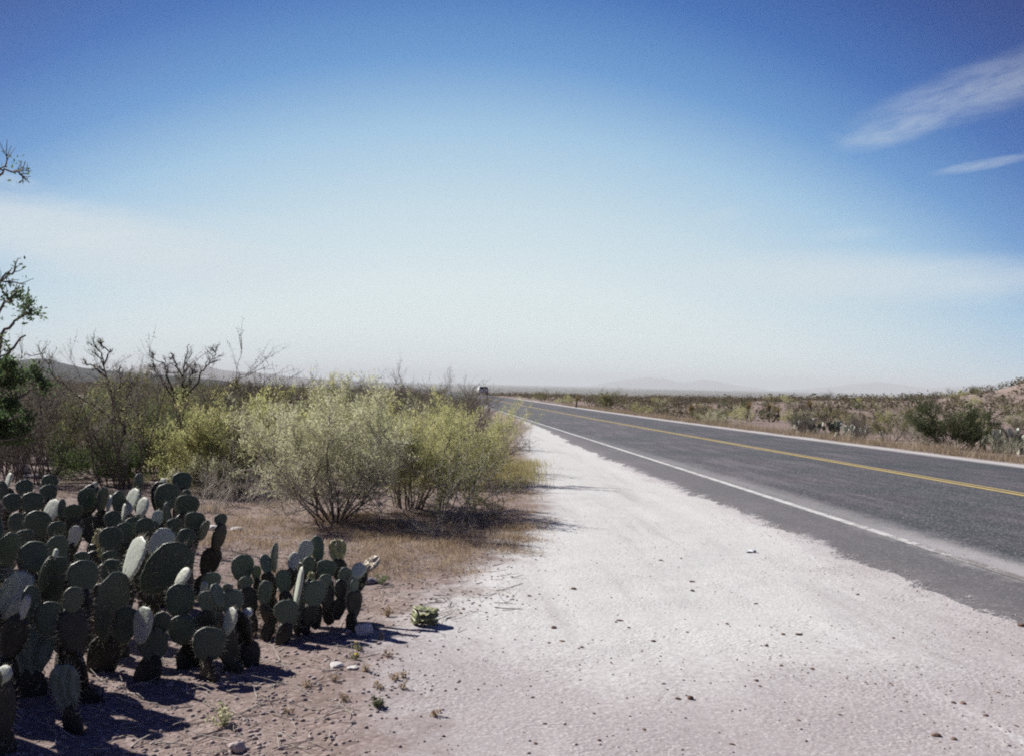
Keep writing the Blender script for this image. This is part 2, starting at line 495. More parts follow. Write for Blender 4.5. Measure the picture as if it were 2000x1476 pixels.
def build_hills():
    def ridge(name, pts, depth, mat, label, cat, seed, back=900):
        px = np.arange(pts[0][0], pts[-1][0] + .1, 4.0)
        top = np.interp(px, [p[0] for p in pts], [p[1] for p in pts]) + 1.2 * vnoise(px * .05, px * 0, seed) + .7 * vnoise(px * .2, px * 0, seed + 1)
        rows = []
        for k, fr in enumerate(np.linspace(0, 1, 9)):
            d = depth - back * (1 - fr)
            row = []
            for x, y in zip(px, top):
                p = P(x, y, depth)
                zb = -32.0
                z = zb + (p[2] - zb) * (fr ** .85) + (1 - fr) * fr * 60 * float(vnoise(x * .06 + k * .4, k * .9, seed + 2)) * depth / 8000
                row.append((p[0] * (d / depth), d, z))
            rows.append(row)
        row = [(p[0] * 1.15, depth * 1.15, -40) for p in rows[-1]]
        rows.append(row)
        V = np.array(rows); ny, nx = V.shape[:2]
        i = np.arange(ny - 1)[:, None] * nx + np.arange(nx - 1)[None, :]
        F = np.stack([i, i + 1, i + 1 + nx, i + nx], -1).reshape(-1, 4)
        tag(obj(name, mesh(name, V.reshape(-1, 3), F, mat, True)), label, cat, kind='structure')
    dk = hill_mat('scrubby_hillside', (.010, .015, .018), (.030, .034, .036))
    br = hill_mat('bare_hillside', (.08, .07, .075), (.20, .17, .16))
    ridge('hills', [(-420, 712), (-200, 700), (-60, 708), (20, 704), (60, 701), (85, 699), (120, 709), (160, 718), (200, 722), (240, 725), (300, 731), (380, 737), (430, 742), (520, 758), (640, 784)], 1200, dk, 'dark scrub-covered hill low on the horizon at far left', 'hill', 21, 700)
    ridge('hills', [(150, 736), (215, 727), (250, 722), (275, 714), (305, 710), (330, 714), (350, 717), (378, 710), (400, 714), (430, 722), (480, 727), (520, 730), (600, 738), (680, 742), (820, 754)], 7500, br, 'twin-peaked purple hill fading into haze behind bare trees', 'hill', 23, 1400)
    ridge('mountain', [(1130, 757), (1180, 748), (1220, 741), (1265, 736), (1300, 739), (1335, 747), (1370, 740), (1400, 744), (1440, 752), (1500, 760)], 27000, br, 'faint hazy mountain beyond the valley above the road', 'mountain', 25, 2500)
    ridge('mountain', [(1520, 763), (1600, 757), (1660, 750), (1710, 745), (1760, 751), (1820, 757), (1880, 753), (1930, 754), (2000, 752), (2200, 748), (2400, 770)], 26000, br, 'faint blue range on the far right horizon', 'mountain', 27, 2500)


build_ground()
strip('road', -1.05, 7.95, 40, 0, M['road'], edge_noise=.22, label='worn grey two-lane asphalt road with crumbled edge')
strip('edge_line', -.055, .055, 3, .005, M['white_paint'], label='worn white line along the near edge of the road')
strip('centre_line', 3.41, 3.51, 3, .005, M['yellow_paint'], label='near stripe of the double yellow centre line')
strip('centre_line', 3.60, 3.70, 3, .005, M['yellow_paint'], label='far stripe of the double yellow centre line')
build_hills()


# ------------------------------------------------------------------ plants: growth helpers
def unit(v): return v / (np.linalg.norm(v) + 1e-9)


def grow_path(rng, start, d, L, n, wig, up):
    pts = [np.array(start, float)]; d = unit(np.array(d, float))
    for i in range(n):
        d = unit(d + rng.normal(0, wig, 3) + np.array([0, 0, up / n]))
        pts.append(pts[-1] + d * L / n)
    return np.array(pts)


class Tubes:
    def __init__(s): s.V = []; s.F = []; s.n = 0
    def add(s, pts, r0, r1, k=4):
        n = len(pts)
        T = np.gradient(pts, axis=0); T /= np.linalg.norm(T, axis=1)[:, None] + 1e-9
        A = np.cross(T, np.array([.31, .87, .38])); A /= np.linalg.norm(A, axis=1)[:, None] + 1e-9
        B = np.cross(T, A)
        r = np.linspace(r0, r1, n)[:, None, None]
        th = np.arange(k) * 2 * np.pi / k
        ring = pts[:, None, :] + r * (np.cos(th)[None, :, None] * A[:, None, :] + np.sin(th)[None, :, None] * B[:, None, :])
        s.V.append(ring.reshape(-1, 3))
        i = np.arange(n - 1)[:, None] * k + np.arange(k)[None, :]
        j = np.arange(n - 1)[:, None] * k + (np.arange(k)[None, :] + 1) % k
        s.F.append(np.stack([i, j, j + k, i + k], -1).reshape(-1, 4) + s.n)
        s.n += n * k
    def mesh(s, name, mat): return mesh(name, np.concatenate(s.V), np.concatenate(s.F), mat, True)


def leaf_mesh(rng, name, pos, size, mat, aspect=.45, up=.3):
    n = len(pos)
    d = rng.normal(0, 1, (n, 3)); d[:, 2] += up; d /= np.linalg.norm(d, axis=1)[:, None]
    e = np.cross(d, rng.normal(0, 1, (n, 3))); e /= np.linalg.norm(e, axis=1)[:, None] + 1e-9
    L = size * rng.uniform(.55, 1.35, (n, 1))
    a = pos; b = pos + d * L * .5 + e * L * aspect * .5; c = pos + d * L; q = pos + d * L * .5 - e * L * aspect * .5
    V = np.stack([a, b, c, q], 1).reshape(-1, 3)
    F = np.arange(n * 4).reshape(-1, 4)
    return mesh(name, V, F, mat)


def branchy(rng, paths, n1, n2, l1, l2, tub, r1, wig=.16, up=.35, t0=.25, ang=.75):
    """sub-branches and twigs on the given limbs; returns twig points for leaves"""
    tw = []
    for pts, L in paths:
        for i in range(n1):
            t = rng.uniform(t0, 1.0); k = t * (len(pts) - 1); a = int(min(k, len(pts) - 2)); f = k - a
            p = pts[a] * (1 - f) + pts[a + 1] * f
            d = unit(unit(pts[a + 1] - pts[a]) + rng.normal(0, ang, 3))
            b = grow_path(rng, p, d, L * l1 * rng.uniform(.6, 1.3) * (1.15 - .5 * t), 5, wig, up)
            tub.add(b, r1, r1 * .4, 3); tw.append(b)
            for j in range(n2):
                q = b[rng.integers(1, len(b))]
                d2 = unit(unit(b[-1] - b[0]) + rng.normal(0, ang, 3))
                c = grow_path(rng, q, d2, L * l2 * rng.uniform(.5, 1.4), 3, wig, up)
                tub.add(c, r1 * .5, r1 * .25, 3); tw.append(c)
    return tw


def leaves_on(rng, tw, n, jit, bias=None):
    ln = np.array([np.linalg.norm(np.diff(b, axis=0), axis=1).sum() for b in tw])
    if bias is not None: ln = ln * np.array([max(.02, bias(b.mean(0))) for b in tw])
    idx = rng.choice(len(tw), n, p=ln / ln.sum())
    out = np.empty((n, 3))
    for m_, i in enumerate(idx):
        b = tw[i]; k = rng.uniform(.15, 1) * (len(b) - 1); a = int(min(k, len(b) - 2)); f = k - a
        out[m_] = b[a] * (1 - f) + b[a + 1] * f
    out += rng.normal(0, jit, (n, 3))
    return out


def bush(seed, H, spread, nst, n1, n2, nleaf, lsize, leafmat, barkmat, name, lean=(0, 0), base=.12, r=.012, asp=.45, lup=.3, fork=None, l1=.42, l2=.2, up=.4, bias=None, split=False, tops=1.0, extra=None):
    """a many-stemmed desert shrub: parts stems (or several children named stem) and foliage"""
    rng = np.random.default_rng(seed)
    root = empty(name, (0, 0, 0))
    limbs = []; tub = Tubes(); k = 0
    for i in range(nst):
        a = 2 * math.pi * (i + rng.uniform(-.3, .3)) / nst
        o = spread * math.sqrt(rng.uniform(.05, 1))
        d = np.array([math.cos(a) * o + lean[0], math.sin(a) * o + lean[1], H])
        L = np.linalg.norm(d) * rng.uniform(.5, 1.15)
        st = grow_path(rng, (math.cos(a) * base * rng.uniform(.2, 1), math.sin(a) * base * rng.uniform(.2, 1), -.03), d, L, 8, .14, .16)
        rr = r * rng.uniform(.6, 1.25)
        if split:
            ts = Tubes(); ts.add(st, rr, rr * .35, 5); obj('stem', ts.mesh('stem', M[barkmat]), root)
        else: tub.add(st, rr, rr * .35, 5)
        limbs.append((st, L))
    tw = branchy(rng, limbs, n1, n2, l1, l2, tub, r * .42, up=up)
    if extra is not None: tw += extra(rng, tub)
    obj('twigs' if split else 'stems', tub.mesh('stems', M['bark_pale' if split else barkmat]), root)
    if nleaf:
        pos = leaves_on(rng, tw, nleaf, lsize * .6, bias)
        obj('foliage', leaf_mesh(rng, 'foliage', pos, lsize, M[leafmat], asp, lup), root)
    return root


def put(root, p, rz=0., sc=1.):
    root.location = p; root.rotation_euler = (0, 0, rz); root.scale = (sc,) * 3 if not hasattr(sc, '__len__') else sc
    return root


# ------------------------------------------------------------------ near shrubs left of the road
b = bush(11, .98, 1.02, 20, 13, 9, 34000, .046, 'leaf_sage', 'bark_grey', 'creosote_bush', asp=.16, lup=.9, lean=(.06, 0), base=.22, r=.016, split=True, l1=.45, l2=.22, bias=lambda p: p[2] ** 1.6)
put(b, gp(655, 1012)); tag(b, 'large pale grey-green bush with dark bare stems fanning up behind the cactus', 'bush')
b = bush(12, .98, .85, 17, 13, 8, 27000, .046, 'leaf_yellow', 'bark_grey', 'creosote_bush', asp=.16, lup=.9, lean=(.1, 0), base=.2, r=.014, split=True, bias=lambda p: p[2] ** .8)
put(b, gp(800, 992)); tag(b, 'yellowish feathery bush right behind the big pale bush', 'bush')
b = bush(13, .95, .9, 17, 12, 8, 24000, .046, 'leaf_yellow', 'bark_pale', 'creosote_bush', asp=.16, lup=.9, lean=(.15, .1), base=.25, r=.012, bias=lambda p: p[2])
put(b, gp(895, 950)); tag(b, 'straw-yellow bush spilling towards the pale turnout', 'bush')
b = bush(14, .72, .62, 9, 7, 6, 6000, .026, 'leaf_olive', 'bark_pale', 'low_shrub', lean=(.28, -.05), base=.1, r=.011)
put(b, gp(862, 1022)); tag(b, 'low green shrub leaning right at the edge of the turnout', 'shrub')
b = bush(15, 1.12, .85, 16, 9, 7, 26000, .05, 'leaf_yellow', 'bark_grey', 'leafy_shrub', asp=.2, lup=.9, base=.3, r=.01)
put(b, gp(455, 955)); tag(b, 'olive-yellow leafy shrub just left of the big pale bush', 'shrub')
b = bush(16, .95, 1.15, 16, 9, 7, 26000, .045, 'leaf_green', 'bark_dark', 'leafy_shrub', asp=.26, lup=.6, base=.35, r=.01)
put(b, gp(285, 925)); tag(b, 'wide green leafy shrub behind the prickly pears', 'shrub')
b = bush(17, .9, 1.0, 14, 8, 7, 18000, .031, 'leaf_green', 'bark_dark', 'leafy_shrub', base=.3, r=.01)
put(b, gp(165, 905)); tag(b, 'low dark green shrub beside the pale stone at far left', 'shrub')
b = bush(18, 1.25, 1.0, 14, 8, 7, 13000, .036, 'leaf_olive', 'bark_grey', 'leafy_shrub', base=.3, r=.011)
put(b, gp(395, 880)); tag(b, 'olive green shrub between the dead tree and the yellow shrub', 'shrub')
b = bush(19, 1.2, .9, 12, 8, 7, 20000, .055, 'leaf_yellow', 'bark_pale', 'creosote_bush', asp=.18, lup=.9, base=.3, r=.012, bias=lambda p: p[2])
put(b, gp(640, 860)); tag(b, 'bright yellow-green bush rising to the horizon behind the big pale bush', 'bush')
b = bush(20, 1.15, .8, 12, 8, 6, 18000, .055, 'leaf_sage', 'bark_pale', 'creosote_bush', asp=.18, lup=.9, base=.3, r=.012, bias=lambda p: p[2])
put(b, gp(770, 868)); tag(b, 'pale sage bush seen over the tops of the yellowish bush', 'bush')
b = bush(21, 1.75, .65, 12, 7, 6, 900, .03, 'leaf_brown', 'bark_grey', 'thorn_shrub', base=.3, r=.012)
put(b, gp(890, 862)); tag(b, 'grey leafless shrub poking above the horizon left of the vehicle', 'shrub')
for (x, y, h, sp, sd, lb) in [(470, 985, .38, .55, 31, 'low grey dead twig mound behind the small prickly pear'), (405, 1005, .30, .4, 32, 'small grey dead shrub right of the back prickly pears'),
                              (505, 972, .5, .6, 35, 'grey leafless twig shrub left of the big pale bush stems'), (565, 1000, .28, .5, 36, 'low tangle of grey twigs at the foot of the big pale bush'), (935, 1010, .3, .6, 37, 'brownish twig shrub right of the leaning green shrub'), (985, 965, .22, .45, 33, 'small brown dead twig mat at the turnout edge'), (855, 1048, .2, .45, 34, 'low grey-blue twiggy shrub under the leaning green shrub')]:
    b = bush(sd, h, sp, 14, 8, 5, 700, .016, 'leaf_brown', 'bark_pale' if sd != 33 else 'bark_grey', 'dead_shrub', base=.15, r=.006)
    put(b, gp(x, y)); tag(b, lb, 'dead shrub')


for k, (x, y, h, sp, mt, lb) in enumerate([(418, 962, .42, .6, 'leaf_sage', 'low pale shrub at the top edge of the right-hand back prickly pear'), (515, 938, .62, .75, 'leaf_olive', 'low olive shrub behind the grey leafless twig shrub'), (548, 925, .95, .85, 'leaf_olive', 'olive shrub tucked against the left side of the big pale bush'), (362, 938, .75, .9, 'leaf_yellow', 'low yellow-green shrub right behind the back prickly pears'),
                               (215, 940, .6, .95, 'leaf_green', 'low green shrub closest to the back prickly pears'), (95, 885, 1.0, 1.0, 'leaf_olive', 'dark olive shrub in the shade of the tree at far left'), (15, 900, 1.45, 1.1, 'leaf_deep', 'dense shrub coloured dark as deep shade below the tree at the left edge'),  # last shrub here: shade under the tree put into its leaf colour
                               (600, 905, 1.1, .9, 'leaf_olive', 'olive shrub directly behind the big pale bush'), (720, 930, 1.0, .8, 'leaf_yellow', 'yellow shrub glimpsed between the two large bushes'), (330, 860, 1.2, .9, 'leaf_green', 'green shrub at the foot of the upright bare tree')]):
    b = bush(801 + k, h, sp, 15, 8, 7, 15000, .045, mt, 'bark_grey', 'leafy_shrub', base=.35, r=.009, asp=.24, lup=.7)
    put(b, gp(x, y)); tag(b, lb, 'shrub')


# ------------------------------------------------------------------ dead mesquites and the tree at the left edge
def limb_tree(name, seed, limbs, Y, label, cat, r, n1, n2, nleaf=0, leaf='leaf_deep', lsize=.03, bark='bark_dark', l1=.15, l2=.08, dep=.5, parts=('trunk', 'branches', 'crown'), k_base=None, up=.5, leaf_bias=None):
    rng = np.random.default_rng(seed)
    base = P(limbs[0][0][0], limbs[0][0][1], Y)
    bz = float(height(base[0], base[1])) - .05
    root = empty(name, (base[0], base[1], bz))
    org = np.array([base[0], base[1], bz])
    trunk = Tubes(); tw_t = trunk; paths = []
    for i, L in enumerate(limbs):
        off = 0 if i == 0 else rng.uniform(-dep, dep)
        pts = [P(q[0], q[1], Y + off * (j / max(1, len(L) - 1)) ** .7) - org for j, q in enumerate(L)]
        if len(L[0]) > 2 or i == 0 or (L[0] == limbs[0][0]): pts[0] = np.array([rng.uniform(-.05, .05), rng.uniform(-.05, .05), 0.0])
        pts = np.array(pts)
        # resample with wiggle
        t = np.linspace(0, len(pts) - 1, (len(pts) - 1) * 5 + 1)
        q = np.stack([np.interp(t, np.arange(len(pts)), pts[:, c]) for c in range(3)], 1)
        q[1:-1] += rng.normal(0, .018, (len(q) - 2, 3))
        rr = r * (1.0 if i == 0 else rng.uniform(.5, .8))
        trunk.add(q, rr, rr * .22, 6)
        paths.append((q, np.linalg.norm(np.diff(q, axis=0), axis=1).sum()))
    tw = branchy(rng, paths, n1, n2, l1, l2, tw_t, r * .28, wig=.22, up=up, t0=.35, ang=.6)
    obj(parts[0], trunk.mesh(parts[0], M[bark]), root)
    if nleaf:
        pos = leaves_on(rng, tw, nleaf, lsize * .9, leaf_bias)
        obj(parts[2], leaf_mesh(rng, parts[2], pos, lsize, M[leaf]), root)
    return tag(root, label, cat)


limb_tree('dead_tree', 41, [[(243, 880), (240, 825), (222, 785), (207, 735), (203, 705), (186, 672)], [(240, 830), (190, 795), (140, 762), (110, 742), (95, 712), (75, 690)],
                            [(207, 735), (180, 715), (165, 706)], [(203, 712), (212, 690), (190, 668)], [(222, 785), (236, 745), (236, 716)], [(236, 800), (255, 760), (252, 728)]], 17,
          'bare dark tree forking low with one limb leaning far left', 'tree', .030, 9, 6, 500, 'leaf_olive', .03, dep=.4)
limb_tree('dead_tree', 42, [[(345, 880), (352, 820), (357, 780), (358, 735), (360, 705), (370, 672)], [(357, 780), (385, 750), (398, 722), (415, 700), (424, 684)], [(355, 790), (330, 745), (322, 712), (300, 700)],
                            [(358, 740), (342, 712), (336, 690)], [(357, 770), (372, 735), (385, 712)], [(356, 800), (316, 742), (300, 715)]], 19,
          'bare dark tree standing upright before the purple twin-peaked hill', 'tree', .032, 10, 7, 500, 'leaf_brown', .03, dep=.5)
limb_tree('dead_tree', 43, [[(480, 850), (482, 815), (478, 785), (465, 755)], [(482, 815), (497, 785), (510, 760)], [(480, 820), (455, 790), (450, 770)], [(478, 790), (488, 765), (492, 748)]], 22,
          'small bare tree right of the upright bare tree', 'tree', .026, 11, 7, 600, 'leaf_brown', .035, dep=.5)
limb_tree('mesquite_tree', 44, [[(-95, 960), (-70, 850), (-30, 760), (15, 690), (50, 655)], [(-75, 860), (-150, 700), (-130, 560), (-100, 480)], [(-60, 820), (-20, 640), (10, 590), (20, 585)],
                                [(-60, 840), (0, 800), (50, 770), (95, 745)], [(-30, 770), (5, 655), (38, 620), (72, 605)], [(-70, 850), (-10, 830), (45, 815)], [(-150, 700), (-90, 450), (-15, 350), (14, 326)], [(-90, 450), (-20, 355), (8, 334), (54, 339)], [(-130, 560), (-60, 575), (0, 545), (30, 528)],
                                [(-75, 860), (-30, 800), (40, 740)], [(-70, 860), (-10, 760), (20, 720)], [(-80, 880), (-20, 860), (60, 850)]], 12,
          'green thorny tree at the left edge with twigs against the sky', 'tree', .045, 4, 4, 7000, 'leaf_mesquite', .05, bark='bark_grey', dep=1.0, l1=.15, l2=.07, leaf_bias=lambda p: 1.0 if p[2] < 1.7 else .28 if p[2] < 2.5 else .003)

# ------------------------------------------------------------------ prickly pears
def pad_mesh(name, seed, wrinkle=0.0, spines=False):
    """one obovate pad: base at origin, height 1 along z, width 1 along x, thickness 1 along y"""
    rng = np.random.default_rng(seed)
    na, nr = 36, 7
    ph = rng.uniform(0, 6.28, 4)
    V = []; rows = []
    for side in (1, -1):
        for k in range(nr):
            rr = (1 - (k / (nr - 1)) ** 1.6) if side == 1 else (1 - (k / (nr - 1)) ** 1.6)
            if side == -1 and k == 0: continue
            row = []
            for j in range(na):
                th = 2 * math.pi * j / na
                z = -math.cos(th); x = math.sin(th)
                w = 1 + .18 * z - .10 * (1 - z * z)                  # broader towards the top
                rim = 1 + .018 * math.sin(9 * th + ph[0]) + .012 * math.sin(14 * th + ph[1]) + .02 * math.sin(3 * th + ph[2])
                X = .5 * x * w * rr * rim; Z = .5 + .5 * z * rr * rim
                prof = (1 - rr ** 5) ** .5
                Yv = side * (.42 * prof + .10)
                if wrinkle:
                    Yv += side * wrinkle * prof * (.5 * math.sin(X * 24 + 2.5 * math.sin(Z * 4 + ph[3])) + .25 * math.sin(X * 11 + Z * 9 + ph[0]))
                Yv += .55 * (math.sin(X * 3 + ph[1]) * .3 + math.sin(Z * 3 + ph[2]) * .4)
                V.append((X, Yv, Z)); row.append(len(V) - 1)
            rows.append((side, row))
    F = []
    A = [r for s_, r in rows if s_ == 1]; B = [A[0]] + [r for s_, r in rows if s_ == -1]
    for R, flip in ((A, False), (B, True)):
        for k in range(len(R) - 1):
            for j in range(na):
                q = [R[k][j], R[k][(j + 1) % na], R[k + 1][(j + 1) % na], R[k + 1][j]]
                F.append(tuple(q[::-1] if flip else q))
    # spine tufts on the areoles, rim and faces
    nb = len(F)
    def spine(p, d, wv):
        k = len(V); p = np.array(p); d = np.array(d); wv = np.array(wv)
        V.append(tuple(p - wv)); V.append(tuple(p + wv)); V.append(tuple(p + d)); F.append((k, k + 1, k + 2))
    if spines:
        for j in range(34):
            th = 2 * math.pi * (j + rng.uniform(-.3, .3)) / 34 + .05; z = -math.cos(th); x = math.sin(th); w = 1 + .18 * z - .10 * (1 - z * z)
            for _ in range(2): spine((.5 * x * w, rng.uniform(-.2, .2), .5 + .5 * z), (x * .09 + rng.normal(0, .04), rng.normal(0, .5), z * .07 + rng.normal(0, .04)), (.007 * z, 0, -.007 * x))
        for _ in range(70):
            th = rng.uniform(0, 6.28); q = math.sqrt(rng.uniform(.02, .8)); z = -math.cos(th) * q; x = math.sin(th) * q; sd = rng.choice([-1, 1])
            spine((.5 * x, sd * .4, .5 + .5 * z), (rng.normal(0, .06), sd * rng.uniform(.4, 1.1), rng.normal(-.02, .05)), (.006, 0, 0))
    return V, F, nb


def pad_obj_mesh(seed, wr, mat):
    V, F, nb = pad_mesh('pad', seed, wr, True)
    me = mesh('pad', V, F, mat); me.materials.append(M['spine'])
    for p in me.polygons:
        p.use_smooth = p.index < nb; p.material_index = 0 if p.index < nb else 1
    return me


M['spine'] = simple_mat('cactus_spine', (.55, .50, .38), .7, .2, .2, 10)


def pad_mat(name, a, b, c):
    m, t, o = new_mat(name)
    tc = t.new('ShaderNodeTexCoord'); v = tc.outputs['Object']; oi = t.new('ShaderNodeObjectInfo')
    n = t.noise(v, 5, 5, .65)
    col = t.mix(n, a, b)
    mp = t.new('ShaderNodeMapping'); mp.inputs['Scale'].default_value = (1, .02, 1.15); t.link(v, mp.inputs['Vector'])
    vo = t.new('ShaderNodeTexVoronoi'); vo.inputs['Scale'].default_value = 8.5; vo.inputs['Randomness'].default_value = .35; t.link(mp.outputs[0], vo.inputs['Vector'])
    dots = t.smooth(vo.outputs['Distance'], .20, .09)
    col = t.mix(t.smooth(t.noise(v, 2.2, 3), .55, .75, 0, .5), col, c)
    col = t.mix(t.math('MULTIPLY', oi.outputs['Random'], .4), col, c)
    col = t.mix(t.math('MULTIPLY', dots, .8), col, (.36, .31, .19))
    h = t.math('ADD', t.math('MULTIPLY', n, .5), t.math('MULTIPLY', dots, 1.0))
    principled(t, o, col, .5, .38, h, .35, .02)
    return m


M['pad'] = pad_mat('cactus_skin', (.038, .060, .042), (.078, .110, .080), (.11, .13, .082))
M['pad_sunlit'] = pad_mat('sunlit_cactus_skin', (.40, .45, .38), (.56, .60, .52), (.58, .57, .44))  # sunlit copy of the darker cactus_skin, sunlight put into the colour
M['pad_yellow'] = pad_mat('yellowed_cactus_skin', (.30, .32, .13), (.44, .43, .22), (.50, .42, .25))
M['pad_dry'] = pad_mat('dried_cactus_skin', (.45, .38, .28), (.58, .50, .38), (.5, .40, .30))
M['pad_shade'] = pad_mat('shade_black_cactus_skin', (.018, .022, .017), (.036, .038, .030), (.028, .026, .020))  # near-black so the supporting pads read as shadow
PADS = {}
M['pad_teal'] = pad_mat('blue_green_cactus_skin', (.085, .14, .13), (.16, .23, .21), (.20, .25, .20))
M['pad_fallen'] = pad_mat('withered_cactus_skin', (.12, .15, .055), (.30, .31, .15), (.42, .38, .20))
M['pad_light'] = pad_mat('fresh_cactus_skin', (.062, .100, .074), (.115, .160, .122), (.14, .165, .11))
for mk in ('pad', 'pad_light', 'pad_teal', 'pad_shade', 'pad_sunlit', 'pad_yellow', 'pad_dry'):
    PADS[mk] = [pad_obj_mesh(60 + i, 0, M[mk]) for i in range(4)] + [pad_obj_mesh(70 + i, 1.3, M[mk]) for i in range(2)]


def add_pad(root, org, tip, w, th, h, yaw, lean, tilt, mk='pad', var=None, label=None, rng=RNG):
    """tip = where the pad's narrow base sits, world"""
    o = bpy.data.objects.new('pad', PADS[mk][rng.integers(0, 4) if var is None else var])
    R = Matrix.Rotation(lean, 4, 'Y') @ Matrix.Rotation(yaw, 4, 'Z') @ Matrix.Rotation(tilt, 4, 'X')
    S = Matrix.Diagonal((w, th, h, 1))
    o.matrix_local = Matrix.Translation(Vector(tip - org)) @ R @ S
    link(o, root); o.matrix_local = Matrix.Translation(Vector(tip - org)) @ R @ S
    if label: o['label'] = label
    up = np.array((R @ Vector((0, 0, 1))).to_3d())
    return np.array(tip) + up * h * .5, up


def cactus(label, plist, ofs, sc, depthf, seed, group='prickly pears left of the road', fill=3, mk0='pad', sup=(.20, .29)):
    """plist rows: cx, cy, w, h, lean deg, kind; in enlarged-photo pixels (origin ofs, scale sc)"""
    rng = np.random.default_rng(seed)
    info = []
    for row in plist:
        cx, cy, w, h, ln, kd = row[:6]
        px, py = ofs[0] + cx / sc, ofs[1] + cy / sc
        Y = depthf(cy) + (row[6] if len(row) > 6 else rng.uniform(-.08, .08))
        c = P(px, py, Y)
        ww = w / sc / FPX * Y; hh = max(h, w * .45) / sc / FPX * Y
        info.append([c, ww, hh, math.radians(ln), kd])
    gx = np.mean([i[0][0] for i in info]); gy = np.mean([i[0][1] for i in info])
    org = np.array([gx, gy, float(height(gx, gy))])
    root = empty('prickly_pear', org)
    placed = []
    for c, ww, hh, ln, kd in info:
        psi0 = -math.atan2(c[0], c[1])
        ratio = ww / hh / .86
        tilt = rng.uniform(-.05, .12)
        mk = mk0; lbl = None; var = None; ln = ln + rng.normal(0, .10)
        if kd[0] == 'd':
            rel = math.acos(min(.97, max(.22, ratio))) * (1 if ratio < .6 else rng.choice([-.35, .8]))
        else:
            tilt = rng.uniform(.16, .3)
            rel = -math.acos(min(.5, max(.22, ratio))) 
        if 'p' in kd: mk = 'pad_sunlit'
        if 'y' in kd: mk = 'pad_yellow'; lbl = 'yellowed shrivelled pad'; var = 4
        if 'b' in kd: mk = 'pad_dry'; lbl = 'dried pale pad'; var = 5
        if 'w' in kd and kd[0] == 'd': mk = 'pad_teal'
        if 'w' in kd: var = int(rng.integers(4, 6)); lbl = 'wrinkled blue-green pad with deep folds' if kd[0] == 'd' else 'sunlit shrivelled pad with lengthwise folds'
        if 'W' in kd: rel = rel * .55
        wr = min(ww / max(.3, abs(math.cos(rel))), hh * 1.05)
        th = .014 + .035 * hh
        R = Matrix.Rotation(ln, 4, 'Y') @ Matrix.Rotation(psi0 + rel, 4, 'Z') @ Matrix.Rotation(-tilt, 4, 'X')
        up = np.array((R @ Vector((0, 0, 1))).to_3d())
        tip = c - up * hh * .5
        g = float(height(tip[0], tip[1]))
        if tip[2] < g - .03: tip = tip + np.array([0, 0, g - .03 - tip[2]])
        add_pad(root, org, tip, wr, th, hh, psi0 + rel, ln, -tilt, mk, var, lbl, rng)
        placed.append((tip, tip + up * hh * .5, hh, up))
    # added pads below carry the ones in view, coloured black as shade
    n_sup = 0
    for tip, c, hh, up in list(placed):
        t_ = np.array(tip); n = 0
        while n < fill and len(placed) < 98:
            g = float(height(t_[0], t_[1]))
            if t_[2] < g + .03: break
            ok = False
            for q in placed:
                if q[1] is c: continue
                rel_ = t_ - q[0]; al = float(rel_ @ q[3])
                if q[0][2] < t_[2] - .04 and .2 * q[2] < al < q[2] * 1.12 and np.linalg.norm(rel_ - q[3] * al) < q[2] * .5:
                    ok = True; break
            if ok: break
            h2 = rng.uniform(*sup)
            ln = rng.uniform(-.42, .42); psi = -math.atan2(t_[0], t_[1]) + rng.uniform(-1.2, 1.2)
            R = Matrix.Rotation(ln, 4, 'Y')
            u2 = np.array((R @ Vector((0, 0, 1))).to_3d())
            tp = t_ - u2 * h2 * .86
            add_pad(root, org, tp, h2 * .66, .03, h2, psi, ln, 0, 'pad_shade', None, None, rng)
            placed.append((tp, tp + u2 * h2 * .5, h2, u2)); c = placed[-1][1]
            t_ = tp; n += 1
    return tag(root, label, 'cactus', group)


OA, SA = (0, 880), 2.476
fA = lambda cy: 5.15 + (1000 - cy) / 600 * .85
fL = lambda cy: 4.65 + (1000 - cy) / 600 * .75
fB = lambda cy: 8.1 - (cy - 150) / 250 * 1.25
cactus('largest prickly pear in front, with big dark pads and narrow sunlit ones', [
    (540, 755, 172, 340, 4, 'd', -.06), (545, 600, 140, 150, 20, 'lW', .12), (645, 525, 62, 235, 6, 'lp', -.05), (800, 570, 200, 300, 36, 'd', .05), (885, 612, 42, 105, 16, 'lp', -.1),
    (870, 725, 148, 165, 0, 'd', 0), (686, 842, 82, 180, -3, 'lp', -.12), (605, 845, 125, 185, 8, 'd', .05), (768, 855, 92, 165, 24, 'd', 0), (1110, 822, 48, 135, 10, 'lp', 0),
    (1010, 935, 170, 165, 6, 'd', 0), (700, 495, 100, 110, 0, 'd', .2), (775, 440, 100, 150, 36, 'lpW', .1), (822, 425, 42, 52, -20, 'lp', .12),
    (880, 865, 150, 140, 0, 'd', .1), (740, 940, 170, 150, 0, 'd', .05), (960, 830, 60, 70, 0, 'd', .15), (1020, 815, 110, 85, 0, 'd', .15)],
    OA, SA, fA, 81)
cactus('small-padded prickly pear between the big one and the right-hand clump', [
    (1025, 632, 96, 92, 0, 'd'), (985, 660, 26, 62, 15, 'lp'), (1000, 730, 90, 110, 0, 'd'), (1120, 730, 120, 120, 0, 'd'), (1100, 665, 90, 50, 20, 'd'), (1195, 785, 34, 58, 45, 'lp'), (1050, 700, 60, 120, -10, 'd')], OA, SA, fA, 82, fill=2, mk0='pad_light', sup=(.14, .2))
